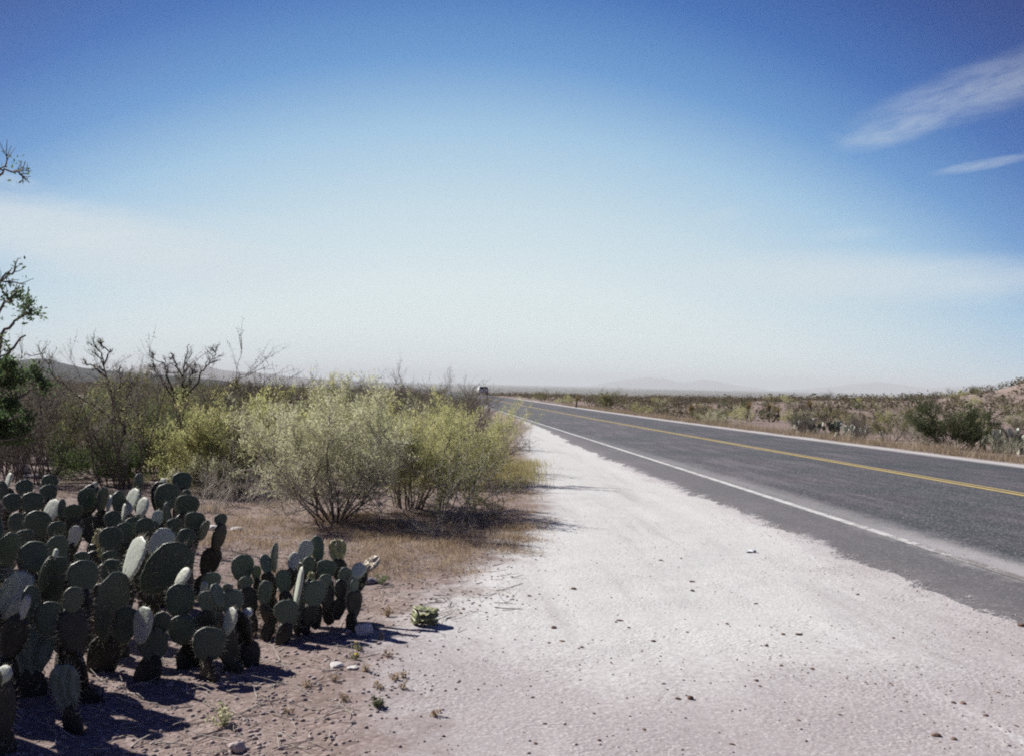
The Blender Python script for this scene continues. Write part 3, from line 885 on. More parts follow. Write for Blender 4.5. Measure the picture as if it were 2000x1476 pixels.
cactus('prickly pear at lower left with wrinkled pads and a sunlit shrivelled one', [
    (400, 608, 156, 158, 0, 'd'), (352, 722, 100, 130, 0, 'd'), (240, 812, 150, 165, 0, 'd'), (158, 962, 205, 255, 3, 'dw', .3), (318, 1145, 145, 240, -8, 'dw', .08), (12, 1085, 62, 100, 30, 'lp', -.3),
    (62, 700, 150, 250, 24, 'lpwW', .1), (150, 745, 85, 190, 0, 'd'), (116, 760, 26, 130, 6, 'lp', -.12), (40, 485, 105, 185, 0, 'd'), (165, 512, 140, 150, 0, 'd'), (275, 500, 118, 185, 0, 'd'),
    (220, 595, 55, 185, 8, 'd'), (285, 555, 90, 92, 0, 'd'), (268, 500, 18, 55, -15, 'lp', -.1), (395, 520, 75, 70, 0, 'd'), 
    (-120, 180, 200, 260, 8, 'd', -.55), (-210, 250, 210, 260, -10, 'd', -.6), (-250, 90, 200, 250, 6, 'd', -.5), (-330, 220, 210, 260, 0, 'd', -.6), (-150, 330, 200, 250, -6, 'd', -.55), (-90, 620, 190, 260, 10, 'd', -.1), (-70, 380, 170, 230, -12, 'd', .1), (-200, 820, 190, 250, 0, 'd', -.2), (-230, 540, 180, 240, 14, 'd', -.1), (-120, 960, 200, 240, -8, 'd', -.3), (-300, 400, 180, 220, -10, 'd', -.1), (-260, 1060, 200, 260, 6, 'd', -.35), (-180, 250, 160, 210, 5, 'd', .1), (-400, 700, 200, 240, -6, 'd', -.3), (-360, 930, 200, 250, 4, 'd', -.4), (-90, 1140, 180, 220, 5, 'd', -.35)], OA, SA, fL, 83, fill=5)  # unseen pads added off the left side to cast shade on the ground
cactus('back prickly pear in the middle with two bright upright pads', [
    (632, 246, 46, 140, 2, 'lp'), (690, 275, 52, 102, -3, 'lp'), (600, 300, 18, 90, 0, 'lp'), (576, 252, 70, 115, 0, 'd'), (668, 160, 44, 105, 10, 'd'), (530, 255, 18, 82, 0, 'lp'), (495, 240, 56, 135, 0, 'd'), (420, 235, 92, 115, 0, 'd'),
    (545, 332, 110, 85, 0, 'd'), (475, 425, 36, 100, 12, 'ly'), (535, 432, 118, 130, 0, 'd'), (532, 522, 112, 82, 0, 'd'), (482, 492, 40, 50, 30, 'ly'), (352, 300, 82, 92, 20, 'd'), (455, 168, 30, 38, 10, 'lp'), (650, 375, 110, 115, 0, 'd'),
    (740, 362, 42, 52, 0, 'd'), (360, 412, 60, 102, 0, 'lpW'), (700, 380, 90, 120, 0, 'd'), (600, 400, 90, 110, 0, 'd')], OA, SA, fB, 84)
cactus('back prickly pear on the right with round dark pads rimmed by sun', [
    (805, 225, 122, 135, 8, 'd'), (785, 152, 26, 42, 0, 'lp'), (880, 150, 108, 95, 0, 'd'), (905, 268, 122, 115, 6, 'd', -.1), (942, 345, 104, 105, 6, 'd', -.2), (760, 328, 58, 84, 0, 'lpW'), (806, 300, 32, 112, 5, 'd', -.15), (840, 375, 82, 102, 0, 'd'),
    (902, 210, 62, 45, 0, 'd'), (985, 385, 46, 105, 24, 'd'), (1068, 335, 70, 65, 0, 'd'), (900, 420, 90, 90, 0, 'd')], OA, SA, fB, 85)
cactus('back prickly pear at the far left edge, dark against the soil', [
    (12, 195, 55, 105, 0, 'd'), (40, 152, 22, 92, 0, 'lp'), (120, 182, 86, 88, 0, 'd'), (240, 155, 130, 80, 10, 'd'), (236, 205, 92, 86, 0, 'd'), (155, 252, 112, 105, 0, 'd'), (250, 292, 66, 120, 12, 'lp'), (302, 292, 40, 122, 5, 'd'),
    (80, 355, 82, 112, 0, 'd'), (182, 355, 132, 132, 0, 'd'), (276, 392, 92, 105, 0, 'd'), (60, 250, 90, 90, 0, 'd'), (120, 430, 100, 100, 0, 'd')], OA, SA, fB, 86)
OC, SC = (400, 980), 2.976
cactus('small prickly pear on the right casting a dark shadow beside the white rock', [
    (220, 385, 142, 162, 0, 'd'), (302, 412, 62, 85, 0, 'd'), (356, 362, 68, 122, -6, 'd'), (408, 322, 44, 172, -2, 'd'), (240, 472, 102, 85, 0, 'd'), (350, 528, 86, 145, 4, 'd'), (455, 462, 92, 142, 0, 'd'), (516, 345, 72, 110, 0, 'lpW'), (580, 290, 88, 145, 12, 'lpW', .1),
    (655, 272, 86, 152, 0, 'd', .12), (600, 370, 80, 110, 10, 'd', .1), (772, 280, 118, 130, -10, 'lyW', .05), (706, 392, 122, 122, 0, 'd', .05), (545, 510, 34, 265, -1, 'lp', -.12), (638, 532, 142, 155, 8, 'd', -.1), (475, 642, 152, 152, -4, 'd', -.12), (592, 665, 85, 82, 0, 'd'),
    (620, 432, 64, 55, 0, 'ly'), (406, 466, 62, 72, -20, 'ly'), (815, 422, 82, 92, 24, 'd'), (892, 398, 80, 96, 24, 'lpW', .05), (965, 362, 60, 125, 32, 'lb', .15), (832, 472, 112, 92, 10, 'd', .1), (872, 488, 52, 85, 0, 'd'), (702, 455, 102, 75, 0, 'd'), (550, 600, 80, 90, 0, 'd'), (700, 560, 80, 80, 10, 'd', .1)],
    OC, SC, lambda cy: 6.05 + (700 - cy) / 400 * .4, 87, fill=2, mk0='pad_light', sup=(.13, .19))


def wild_cactus(seed, npad, mk='pad'):
    rng = np.random.default_rng(seed)
    root = empty('prickly_pear', (0, 0, 0)); org = np.zeros(3)
    ends = []
    for i in range(max(3, npad // 4)):
        a = rng.uniform(0, 6.28); rr = rng.uniform(.05, 1.0)
        ends.append((np.array([math.cos(a) * rr, math.sin(a) * rr, -.03]), 0))
    n = 0
    while n < npad and ends:
        tip, lv = ends.pop(0)
        h = rng.uniform(.2, .3)
        c, up = add_pad(root, org, tip, h * .82, .035, h, rng.uniform(0, 6.28), rng.uniform(-.5, .5), rng.uniform(-.4, .4), mk if rng.uniform() < .6 else 'pad_sunlit', None, None, rng)
        n += 1
        if lv < 3:
            for _ in range(rng.integers(1, 3)):
                ends.append((c + up * h * .45 + rng.normal(0, .03, 3), lv + 1))
    return root


# fallen pad lying shrivelled on the gravel
def fallen_pad():
    p = gp(836, 1222)
    root = empty('fallen_pad', p, .25)
    for (z, x0, w, tilt) in [(.012, .0, .150, .06), (.050, -.012, .175, .05), (.092, -.014, .180, -.10)]:
        V, F, _ = pad_mesh('lobe', 90 + int(z * 1000), .6)
        V = np.array(V); q = np.stack([V[:, 0] * w, (V[:, 2] - .5) * w * .8, V[:, 1] * .016], 1)
        q[:, 2] += z + q[:, 0] * tilt + .25 * (q[:, 0] ** 2) / w; q[:, 0] += x0
        obj('fold', mesh('fold', q, F, M['pad_fallen'], True), root)
    V, F, _ = pad_mesh('hinge', 95, .4); V = np.array(V)
    q = np.stack([V[:, 1] * .03 - .08, (V[:, 2] - .5) * .11, .048 + V[:, 0] * .10], 1)
    obj('fold', mesh('fold', q, F, M['pad_fallen'], True), root)
    tag(root, 'shrivelled yellow-green cactus pad folded up alone on the gravel', 'cactus pad')


fallen_pad()


# ------------------------------------------------------------------ stones
def rock_shape(seed, n=2, flat=.6, rough=.22):
    import bmesh
    rng = np.random.default_rng(seed)
    bm = bmesh.new(); bmesh.ops.create_icosphere(bm, subdivisions=n, radius=.5)
    planes = [(unit(rng.normal(0, 1, 3)), rng.uniform(.28, .42)) for _ in range(7)]
    for v in bm.verts:
        c = np.array(v.co)
        for d, o_ in planes:
            e = c @ d - o_
            if e > 0: c = c - d * e * .85
        c = c * (1 + rng.normal(0, rough * .12)); c[2] *= flat
        v.co = c
    V = [tuple(v.co) for v in bm.verts]; F = [tuple(v.index for v in f.verts) for f in bm.faces]
    bm.free()
    return V, F


def stone(name, px, py, size_px, mat, label, seed, cat='stone', flat=.65, stretch=1.0, group=None, rz=0):
    p = gp(px, py); s = size_px / FPX * p[1]
    o = obj(name, mesh(name, *rock_shape(seed, 3 if size_px > 14 else 2, flat), M[mat], size_px < 10))
    o.location = (p[0], p[1], p[2] + s * flat * .22); o.scale = (s * stretch, s, s); o.rotation_euler = (0, 0, rz)
    return tag(o, label, cat, group)


stone('rock', 709, 1240, 40, 'stone_white', 'rounded white rock right of the small prickly pear', 101, 'rock', .85)
stone('rock', 686, 1236, 24, 'stone_pink', 'small pinkish rock leaning on the rounded white rock', 102, 'rock')
stone('rock', 656, 1304, 30, 'stone_white', 'flat white angular stone below the cactus shadow', 103, 'rock', .35)
stone('rock', 690, 1305, 26, 'stone_white', 'second flat white stone, nearest the yellow flowers', 104, 'rock', .3)
stone('rock', 718, 1140, 34, 'stone_grey', 'dull grey stone behind the small prickly pear', 105, 'rock', .5, 1.3)
stone('rock', 48, 922, 30, 'stone_white', 'pale upright stone on bare soil at the far left', 106, 'rock', .8)
stone('rock', 72, 933, 44, 'stone_pink', 'flat pinkish slab below the pale upright stone', 107, 'rock', .3, 1.5)
stone('rock', 463, 1468, 36, 'stone_pink', 'pinkish rock at the bottom edge of the shadow', 108, 'rock', .8)
stone('rock', 12, 1458, 40, 'stone_pink', 'dusty rock in the bottom left corner', 109, 'rock', .6)
stone('rock', 415, 1035, 24, 'stone_white', 'white stone beside the grey dead shrub', 110, 'rock', .6)
stone('rock', 462, 1038, 26, 'stone_white', 'white stone at the foot of the low grey twig mound', 111, 'rock', .5)
stone('rock', 480, 1268, 26, 'stone_white', 'pale stone half out of the cactus shadow', 112, 'rock', .6)
stone('rock', 1828, 1438, 17, 'stone_dark', 'dark flat stone on gravel at the bottom right', 113, 'rock', .5, 1.2)
stone('rock', 1862, 1450, 14, 'stone_dark', 'smaller dark stone below the dark flat stone', 114, 'rock', .5)
stone('rock', 1348, 1368, 14, 'stone_dark', 'dark brown stone alone in the middle of the turnout', 115, 'rock', .7)
stone('rock', 1995, 1222, 16, 'stone_dark', 'dark clod at the right edge where asphalt meets gravel', 116, 'rock', .6)
rs = np.random.default_rng(5)
protos = [mesh('stone', *rock_shape(200 + i, 2, .55), M['stone_dark']) for i in range(5)]
SP = [(1210, 1212), (1203, 1215), (1228, 1228), (1081, 1226), (1034, 1164), (1351, 1136), (1352, 1155), (1476, 1180), (1529, 1240), (1560, 1242), (1496, 1264), (1420, 1220), (1477, 1330), (1586, 1310), (1739, 1336), (1484, 1342), (1296, 1336), (1324, 1365),
      (1064, 1416), (1103, 1414), (1046, 1456), (1170, 1448), (1258, 1425), (1160, 1398), (1675, 1162), (1880, 1376), (1862, 1372), (1925, 1400), (1985, 1422), (1072, 1258), (1098, 1252), (1136, 1265), (1276, 1252), (1342, 1236), (1524, 1282), (1526, 1302), (1120, 1152), (1330, 1090),
      (1290, 1095), (1745, 1246), (1860, 1080), (905, 1190), (1040, 1362), (1036, 1342), (1790, 1305), (1950, 1355), (1640, 1400), (1430, 1460), (1560, 1410)]
for k, (x, y) in enumerate(SP):
    p = gp(x, y); o = obj('stone', protos[k % 5]); s = (6 + 6 * rs.uniform() ** 2) / FPX * p[1]
    o.location = (p[0], p[1], p[2] + s * .08); o.scale = (s * rs.uniform(1, 1.8), s, s); o.rotation_euler = (0, 0, rs.uniform(0, 6))
    tag(o, 'small dark stone scattered on the pale turnout', 'stone', 'small dark stones strewn over the turnout')


def build_gravel():
    rng = np.random.default_rng(9)
    base = [np.array(rock_shape(300 + i, 1, .65)[0]) for i in range(4)]
    face = np.array(rock_shape(300, 1, .65)[1])
    nv = len(base[0])
    n = 46000
    Yv = 3.6 + 10 * rng.uniform(0, 1, n) ** 1.7
    Xv = rng.uniform(-.56, .56, n) * Yv
    s = Xv - xw(Yv); xl = np.interp(Yv, PULL_Y, PULL_X)
    nat = smoothstep(-.6, .8, xl - Xv)
    keep = (s < -1.05) & (rng.uniform(0, 1, n) < .30 + .70 * np.maximum(nat, smoothstep(-2.0, -1.2, s) * .6))
    keep &= rng.uniform(0, 1, n) < .25 + 1.2 * smoothstep(-.1, .3, vnoise(Xv * .9, Yv * .7, 41) + .6 * vnoise(Xv * 3, Yv * 3, 42)) + .4 * nat
    keep |= (s > -1.3) & (s < -.75) & (rng.uniform(0, 1, n) < .9)
    keep |= (s > -.3) & (s < .5) & (Yv < 10) & (rng.uniform(0, 1, n) < .35)
    Xv, Yv, nat, s = Xv[keep], Yv[keep], nat[keep], s[keep]; n = len(Xv)
    sz = (.0045 + .019 * rng.uniform(0, 1, n) ** 5) * (.7 + .6 * nat)
    z = height(Xv, Yv); z = np.where(s > -1.05, road_z(s, Yv), z)
    V = np.empty((n, nv, 3)); pick = rng.integers(0, 4, n); an = rng.uniform(0, 6.28, n)
    for i in range(n):
        b_ = base[pick[i]] * sz[i] * (1.3, 1, 1)
        c_, s_ = math.cos(an[i]), math.sin(an[i])
        V[i, :, 0] = b_[:, 0] * c_ - b_[:, 1] * s_ + Xv[i]; V[i, :, 1] = b_[:, 0] * s_ + b_[:, 1] * c_ + Yv[i]; V[i, :, 2] = b_[:, 2] + z[i] + sz[i] * .1
    F = (np.arange(n)[:, None, None] * nv + face[None]).reshape(-1, 3)
    tag(obj('gravel', mesh('gravel', V.reshape(-1, 3), F, M['stone_pink'], True)), 'loose pinkish gravel strewn over soil and turnout', 'gravel', kind='stuff')


build_gravel()


# ------------------------------------------------------------------ grass and small weeds
def grass_mesh(name, pts, hts, nb, mat, seed, width=.006, spread=.06, bend=.5):
    rng = np.random.default_rng(seed)
    n = len(pts) * nb
    P0 = np.repeat(pts, nb, 0) + np.concatenate([rng.normal(0, spread, (n, 2)), np.zeros((n, 1))], 1)
    H = np.repeat(hts, nb) * rng.uniform(.5, 1.2, n)
    a = rng.uniform(0, 6.28, n); le = rng.uniform(.1, bend, n) * H
    tipv = P0 + np.stack([np.cos(a) * le, np.sin(a) * le, H], 1)
    mid = P0 * .5 + tipv * .5; mid[:, 2] += .12 * H
    sd_ = np.stack([-np.sin(a), np.cos(a), np.zeros(n)], 1) * width * .5
    P0[:, 2] -= .01
    V = np.stack([P0 - sd_, P0 + sd_, mid + sd_ * .7, tipv, mid - sd_ * .7], 1).reshape(-1, 3)
    k = np.arange(n)[:, None] * 5
    F = np.concatenate([k + np.array([[0, 1, 2, 4]]), k + np.array([[4, 2, 3, 3]])], 0)
    quads = k + np.array([[0, 1, 2, 4]]); tris = k + np.array([[4, 2, 3]])
    me = bpy.data.meshes.new(name)
    me.vertices.add(len(V)); me.vertices.foreach_set('co', V.astype(np.float32).ravel())
    lv = np.concatenate([quads.ravel(), tris.ravel()]).astype(np.int32)
    me.loops.add(len(lv)); me.loops.foreach_set('vertex_index', lv)
    ls = np.concatenate([np.arange(n) * 4, n * 4 + np.arange(n) * 3]).astype(np.int32)
    me.polygons.add(2 * n); me.polygons.foreach_set('loop_start', ls)
    me.update(calc_edges=True); me.validate(); me.materials.append(mat)
    return me


def scatter_px(rng, n, poly_px):
    """ground points from (x0, x1, y0, y1) patches of the photograph, with weights"""
    out = []
    for (x0, x1, y0, y1, w) in poly_px:
        for _ in range(int(n * w)):
            a, b_ = ray(rng.uniform(x0, x1), rng.uniform(y0, y1))
            Y = CAM_H / b_
            for _k in range(4): Y = (CAM_H - float(height(a * Y, Y))) / b_
            out.append((a * Y, Y, float(height(a * Y, Y))))
    return np.array(out)


def clump(rng, c, n, sp):
    q = np.repeat(c, n, 0); q[:, :2] += rng.normal(0, sp, (len(q), 2)); q[:, 2] = height(q[:, 0], q[:, 1]); return q


rg = np.random.default_rng(3)
pts = scatter_px(rg, 270, [(500, 900, 1000, 1060, .28), (700, 1050, 1020, 1085, .30), (520, 800, 1040, 1130, .10), (700, 930, 1085, 1130, .07), (380, 560, 985, 1080, .14), (480, 560, 1160, 1240, .05), (920, 1040, 960, 1040, .13), (60, 480, 930, 1010, .12), (640, 700, 1150, 1200, .02)])
pts = clump(rg, pts, 5, .09)
tag(obj('dry_grass', grass_mesh('dry_grass', pts, rg.uniform(.02, .09, len(pts)) , 20, M['grass'], 1, .0035, .07, 2.2)), 'tan dry grass growing under the bushes on the left', 'grass', kind='stuff')
pts = scatter_px(rg, 420, [(930, 1000, 815, 900, .35), (960, 1050, 900, 945, .5), (880, 990, 860, 960, .3)])
tag(obj('yellow_grass', grass_mesh('yellow_grass', pts, rg.uniform(.06, .20, len(pts)), 22, M['grass_yellow'], 2, .005, .16, 1.4)), 'yellow grass fringing the turnout beside the bushes', 'grass', kind='stuff')
# verge beyond the road
pv = []
for _ in range(1500):
    Y = 16 + 90 * rg.uniform() ** 1.8; s = 9.15 + abs(rg.normal(0, .7)); X = float(xw(Y)) + s
    pv.append((X, Y, float(height(X, Y))))
pv = np.array(pv)
tag(obj('verge_grass', grass_mesh('verge_grass', pv, rg.uniform(.10, .40, len(pv)), 14, M['grass_verge'], 4, .010, .14, 1.1)), 'tawny grass along the far verge of the road', 'grass', kind='stuff')


def weed(px, py, h, mat, label, seed, cat='weed', n=160, flower=None):
    rng = np.random.default_rng(seed)
    p = gp(px, py); root = empty('weed', p)
    tb = Tubes(); tw = []
    for i in range(9):
        a = rng.uniform(0, 6.28); d = (math.cos(a) * .8, math.sin(a) * .8, 1)
        q = grow_path(rng, (0, 0, -.005), d, h * rng.uniform(.6, 1.1), 4, .15, .2); tb.add(q, .0022, .001, 3); tw.append(q)
    obj('stems', tb.mesh('stems', M['bark_pale']), root)
    obj('foliage', leaf_mesh(rng, 'foliage', leaves_on(rng, tw, n, .006), .018, M[mat], .5), root)
    if flower:
        V, F = rock_shape(seed, 2, .5); o = obj('flower', mesh('flower', np.array(V) * .022, F, M['flower'], True), root); o.location = tw[0][-1]
    tag(root, label, cat)


M['flower'] = simple_mat('yellow_petals', (.75, .50, .03), .7, .2, .15, 30)
weed(737, 1382, .06, 'leaf_deep', 'tiny dark green weed alone on the gravel at bottom', 61)
weed(438, 1415, .10, 'leaf_sage', 'grey-green weed at the tip of the cactus shadow', 62, n=300)
weed(701, 1270, .05, 'leaf_olive', 'tiny weed with a yellow flower, the upper of two', 63, 'flower', 40, True)
weed(690, 1288, .05, 'leaf_olive', 'tiny weed with a yellow flower just above the white stones', 64, 'flower', 40, True)
weed(755, 1385 - 180, .08, 'grass', 'small straw-coloured tuft left of the folded cactus pad', 65)
weed(745, 1140, .10, 'leaf_green', 'small green weed right of the dull grey stone', 66)
for k, (x, y) in enumerate([(757, 1285), (770, 1330), (675, 1368), (740, 1345), (785, 1350), (790, 1322), (715, 1315), (650, 1330), (745, 1250), (600, 1345), (850, 1400), (560, 1400)]):
    weed(x, y, .045, 'grass', 'tiny dry yellowish tuft on the gravel below the cacti', 70 + k, 'weed', 45)
for o in bpy.data.objects:
    if o.get('label') == 'tiny dry yellowish tuft on the gravel below the cacti': o['group'] = 'dry tufts dotted over the gravel'

def build_litter():
    rng = np.random.default_rng(41); tb = Tubes()
    for (x0, x1, y0, y1, n) in [(430, 1040, 1000, 1090, 420), (0, 520, 920, 1110, 300), (420, 900, 1090, 1250, 220), (100, 700, 1250, 1470, 260), (650, 1000, 1080, 1200, 120)]:
        for q in scatter_px(rng, n, [(x0, x1, y0, y1, 1)]):
            L = rng.uniform(.03, .22); a = rng.uniform(0, 6.28); d = (math.cos(a), math.sin(a), rng.uniform(-.02, .12))
            pth = grow_path(rng, (q[0], q[1], q[2] + .006), d, L, 3, .18, 0); pth[:, 2] = np.maximum(pth[:, 2], height(pth[:, 0], pth[:, 1]) + .003)
            r_ = rng.uniform(.0015, .004); tb.add(pth, r_, r_ * .6, 3)
    tag(obj('twig_litter', tb.mesh('twig_litter', M['bark_pale'])), 'dry twig litter scattered under the cacti and bushes', 'litter', kind='stuff')


build_litter()

# litter on the turnout
p = gp(1464, 1078)
root = empty('paper_scrap', p, .4, .65)
gx_, gy_ = np.meshgrid(np.linspace(-.5, .5, 9), np.linspace(-.5, .5, 7))
gz_ = .35 * vnoise(gx_ * 4, gy_ * 4, 31) + .25 * (gx_ + .3) ** 2 + .22
Vp = np.stack([gx_ * .16, gy_ * .10, gz_ * .08], -1).reshape(-1, 3)
ii = np.arange(6)[:, None] * 9 + np.arange(8)[None, :]
Fp = np.stack([ii, ii + 1, ii + 10, ii + 9], -1).reshape(-1, 4)
me = mesh('sheet', Vp, Fp, simple_mat('crumpled_paper', (.62, .64, .68), .8, .2, .1, 10), True)
so = obj('sheet', me, root); md = so.modifiers.new('thickness', 'SOLIDIFY'); md.thickness = .002
V, F = rock_shape(77, 2, .8); so = obj('dark_lump', mesh('dark_lump', np.array(V) * .055, F, M['stone_grey'], True), root); so.location = (.06, -.05, .02)
tag(root, 'crumpled pale paper scrap with a dark lump on the turnout', 'litter')

# ------------------------------------------------------------------ scrub further off, every shrub its own object
KINDS = {
    'thorn': [bush(500 + i, 1.5, .75, 14, 7, 6, 4200, .026, 'leaf_brown', 'bark_grey', 'thorn_shrub', base=.25, r=.013) for i in range(3)],
    'green': [bush(510 + i, 1.15, .8, 12, 7, 5, 7500, .036, 'leaf_green', 'bark_grey', 'green_shrub', base=.25, r=.011) for i in range(2)],
    'olive': [bush(520 + i, 1.15, .8, 12, 7, 5, 7000, .036, 'leaf_olive', 'bark_grey', 'olive_shrub', base=.25, r=.011) for i in range(2)],
    'yellow': [bush(530 + i, .9, .7, 12, 7, 5, 6500, .032, 'leaf_yellow', 'bark_pale', 'yellow_shrub', base=.25, r=.010) for i in range(2)],
    'sage': [bush(540 + i, .8, .75, 14, 7, 5, 6000, .030, 'leaf_sage', 'bark_pale', 'sage_shrub', base=.25, r=.010) for i in range(2)],
}
NAMEK = {'thorn': ('twiggy grey-brown shrub', 'thorny grey-brown shrubs'), 'green': ('dark green bushy shrub', 'dark green shrubs'), 'olive': ('olive green shrub', 'olive shrubs'), 'yellow': ('dry yellowish shrub', 'yellowish shrubs'), 'sage': ('pale grey-green shrub', 'pale grey-green shrubs')}
used = {}


def place_shrub(kind, i, p, rz, sc, label=None, group=None):
    pr = KINDS[kind][i % len(KINDS[kind])]
    o = pr if pr not in used.values() and id(pr) not in used else copy_tree(pr)
    used[id(pr)] = pr
    put(o, p, rz, sc)
    if 'group' in o: del o['group']
    return tag(o, label, 'shrub', group)


rs = np.random.default_rng(17)
pts_l = []
tries = 0
while len(pts_l) < 215 and tries < 9000:
    tries += 1
    Y = 15 + 105 * rs.uniform() ** 1.5; a = rs.uniform(-.56, .02); X = a * Y
    s = X - float(xw(Y))
    if s > -3.2: continue
    if X > float(np.interp(Y, PULL_Y, PULL_X)) - .9: continue
    if a > -.24 and Y < 19: continue
    if any((X - q[0]) ** 2 + (Y - q[1]) ** 2 < (.85 + .011 * Y) ** 2 for q in pts_l): continue
    pts_l.append((X, Y))
for k, (X, Y) in enumerate(pts_l):
    u = rs.uniform()
    left = X / Y < -.3
    kd = ('olive' if u < .2 else 'thorn') if Y < 32 and left else 'thorn' if u < .66 else 'green' if u < (.80 if left else .70) else 'olive' if u < .86 else 'yellow' if u < .92 else 'sage'
    hh = {'thorn': 1.0, 'green': 1.15, 'olive': 1.2, 'yellow': 1.35, 'sage': 1.4}[kd] * rs.uniform(.75, 1.05) * (.98 if left else 1.02)
    place_shrub(kd, k, (X, Y, float(height(X, Y)) - .03), rs.uniform(0, 6.28), (hh * 1.1, hh * 1.1, hh), NAMEK[kd][0] + ' in the dense scrub left of the road', NAMEK[kd][1] + ' in the scrub left of the road')

# right of the road: the ones that stand out, then the field
def right(kind, i, px, py, sc, label): 
    p = gp(px, py); return place_shrub(kind, i, p, rs.uniform(0, 6), sc, label)


b = bush(601, .92, 1.35, 18, 9, 7, 26000, .042, 'leaf_deep', 'bark_dark', 'leafy_shrub', base=.5, r=.014)
put(b, gp(1868, 876), .3, 1.15); tag(b, 'big round dark green shrub at the right by the far verge', 'shrub')
right('olive', 0, 1060, 785, 1.0, 'olive shrub close to the far verge where the road bends'); right('yellow', 0, 1112, 790, 1.0, 'yellowish shrub by the far verge, left of the tall olive shrub')
b = bush(602, 1.7, .5, 12, 7, 6, 4000, .07, 'leaf_olive', 'bark_grey', 'olive_shrub', base=.2, r=.014)
put(b, gp(1190, 802)); tag(b, 'tall mustard-olive shrub standing highest along the far verge', 'shrub')
b = bush(603, 1.0, .9, 12, 7, 5, 4500, .05, 'leaf_olive', 'bark_grey', 'leafy_shrub', base=.3, r=.012)
put(b, gp(1740, 860)); tag(b, 'mid-sized olive shrub left of the big dark green one', 'shrub')
b = bush(604, .85, .8, 14, 8, 6, 500, .03, 'leaf_brown', 'bark_pale', 'dead_shrub', base=.3, r=.010)
put(b, gp(1790, 872)); tag(b, 'grey twiggy dead shrub against the big dark green shrub', 'dead shrub')
b = bush(605, .6, .6, 12, 7, 5, 1800, .035, 'leaf_yellow', 'bark_pale', 'yellow_shrub', base=.2, r=.009)
put(b, gp(1452, 826)); tag(b, 'bright yellow-green little shrub at the far verge', 'shrub')
b = bush(606, .5, .6, 12, 7, 5, 1500, .03, 'leaf_brown', 'bark_pale', 'tawny_shrub', base=.2, r=.009)
put(b, gp(1285, 812)); tag(b, 'tawny rounded shrub at the far verge below bare twigs', 'shrub')
b = bush(607, .5, .5, 12, 7, 5, 1500, .03, 'leaf_green', 'bark_pale', 'green_shrub', base=.2, r=.009)
put(b, gp(1965, 893)); tag(b, 'small green shrub in the grass under the right-hand prickly pear', 'shrub')
for (x, y, npd, sd, sc, lb) in [(1568, 846, 48, 1, .9, 'prickly pear with dark pads on the far verge, leftmost there'), (1625, 852, 44, 2, .85, 'prickly pear standing second along the far verge'),
                                (1685, 860, 46, 3, .8, 'pale prickly pear on the far verge before olive scrub'), (1968, 884, 60, 4, 1.1, 'tall prickly pear right of the big dark green shrub')]:
    c = wild_cactus(700 + sd, npd, 'pad' if sd != 3 else 'pad_sunlit'); put(c, gp(x, y), rs.uniform(0, 6), sc); tag(c, lb, 'cactus')


def yucca(seed):
    rng = np.random.default_rng(seed); root = empty('yucca', (0, 0, 0))
    tb = Tubes(); q = grow_path(rng, (0, 0, -.05), (rng.normal(0, .1), 0, 1), 1.0, 5, .06, .1); tb.add(q, .11, .08, 7)
    obj('trunk', tb.mesh('trunk', M['bark_grey']), root)
    n = 150; top = q[-1]
    d = rng.normal(0, 1, (n, 3)); d[:, 2] = np.abs(d[:, 2]) * .9 - .25; d /= np.linalg.norm(d, axis=1)[:, None]
    e = np.cross(d, np.array([0, 0, 1.0])); e /= np.linalg.norm(e, axis=1)[:, None]
    L = rng.uniform(.4, .62, (n, 1)); w = .022
    p0 = top + d * .05 - np.array([0, 0, 1]) * rng.uniform(0, .25, (n, 1))
    V = np.stack([p0 - e * w, p0 + e * w, p0 + d * L + np.array([0, 0, -.04])], 1).reshape(-1, 3)
    obj('leaves', mesh('leaves', V, np.arange(n * 3).reshape(-1, 3), M['leaf_yucca']), root)
    return root


M['leaf_yucca'] = leaf_mat('yucca_blade', [(.16, .13, .05), (.26, .20, .08), (.36, .26, .12)], .25)
yp = [yucca(1), yucca(2)]
for k, (px, py, Y, sc, lb) in enumerate([(1458, 797, 70, 1.0, 'yucca on the skyline, leftmost of the brownish ones'), (1502, 796, 72, .9, 'yucca second from the left on the skyline'), (1522, 798, 70, .75, 'short yucca right beside the second skyline yucca'), (1584, 800, 75, .95, 'yucca alone on the skyline above the prickly pears'),
                                           (1352, 790, 62, .9, 'brownish yucca above bare twigs along the far verge'), (1388, 792, 66, .7, 'short yucca between the twigs and the skyline yuccas'), (1125, 778, 95, .9, 'small yucca head above the scrub left of the tall olive shrub'), (1652, 800, 60, .6, 'small tan yucca low on the slope'), (1690, 798, 58, .6, 'tan yucca on the slope below the ridge')]):
    o = yp[k] if k < 2 else copy_tree(yp[k % 2])
    q = P(px, py, Y); put(o, (q[0], Y, float(height(q[0], Y))), k, sc); tag(o, lb, 'yucca', 'yuccas across the road')

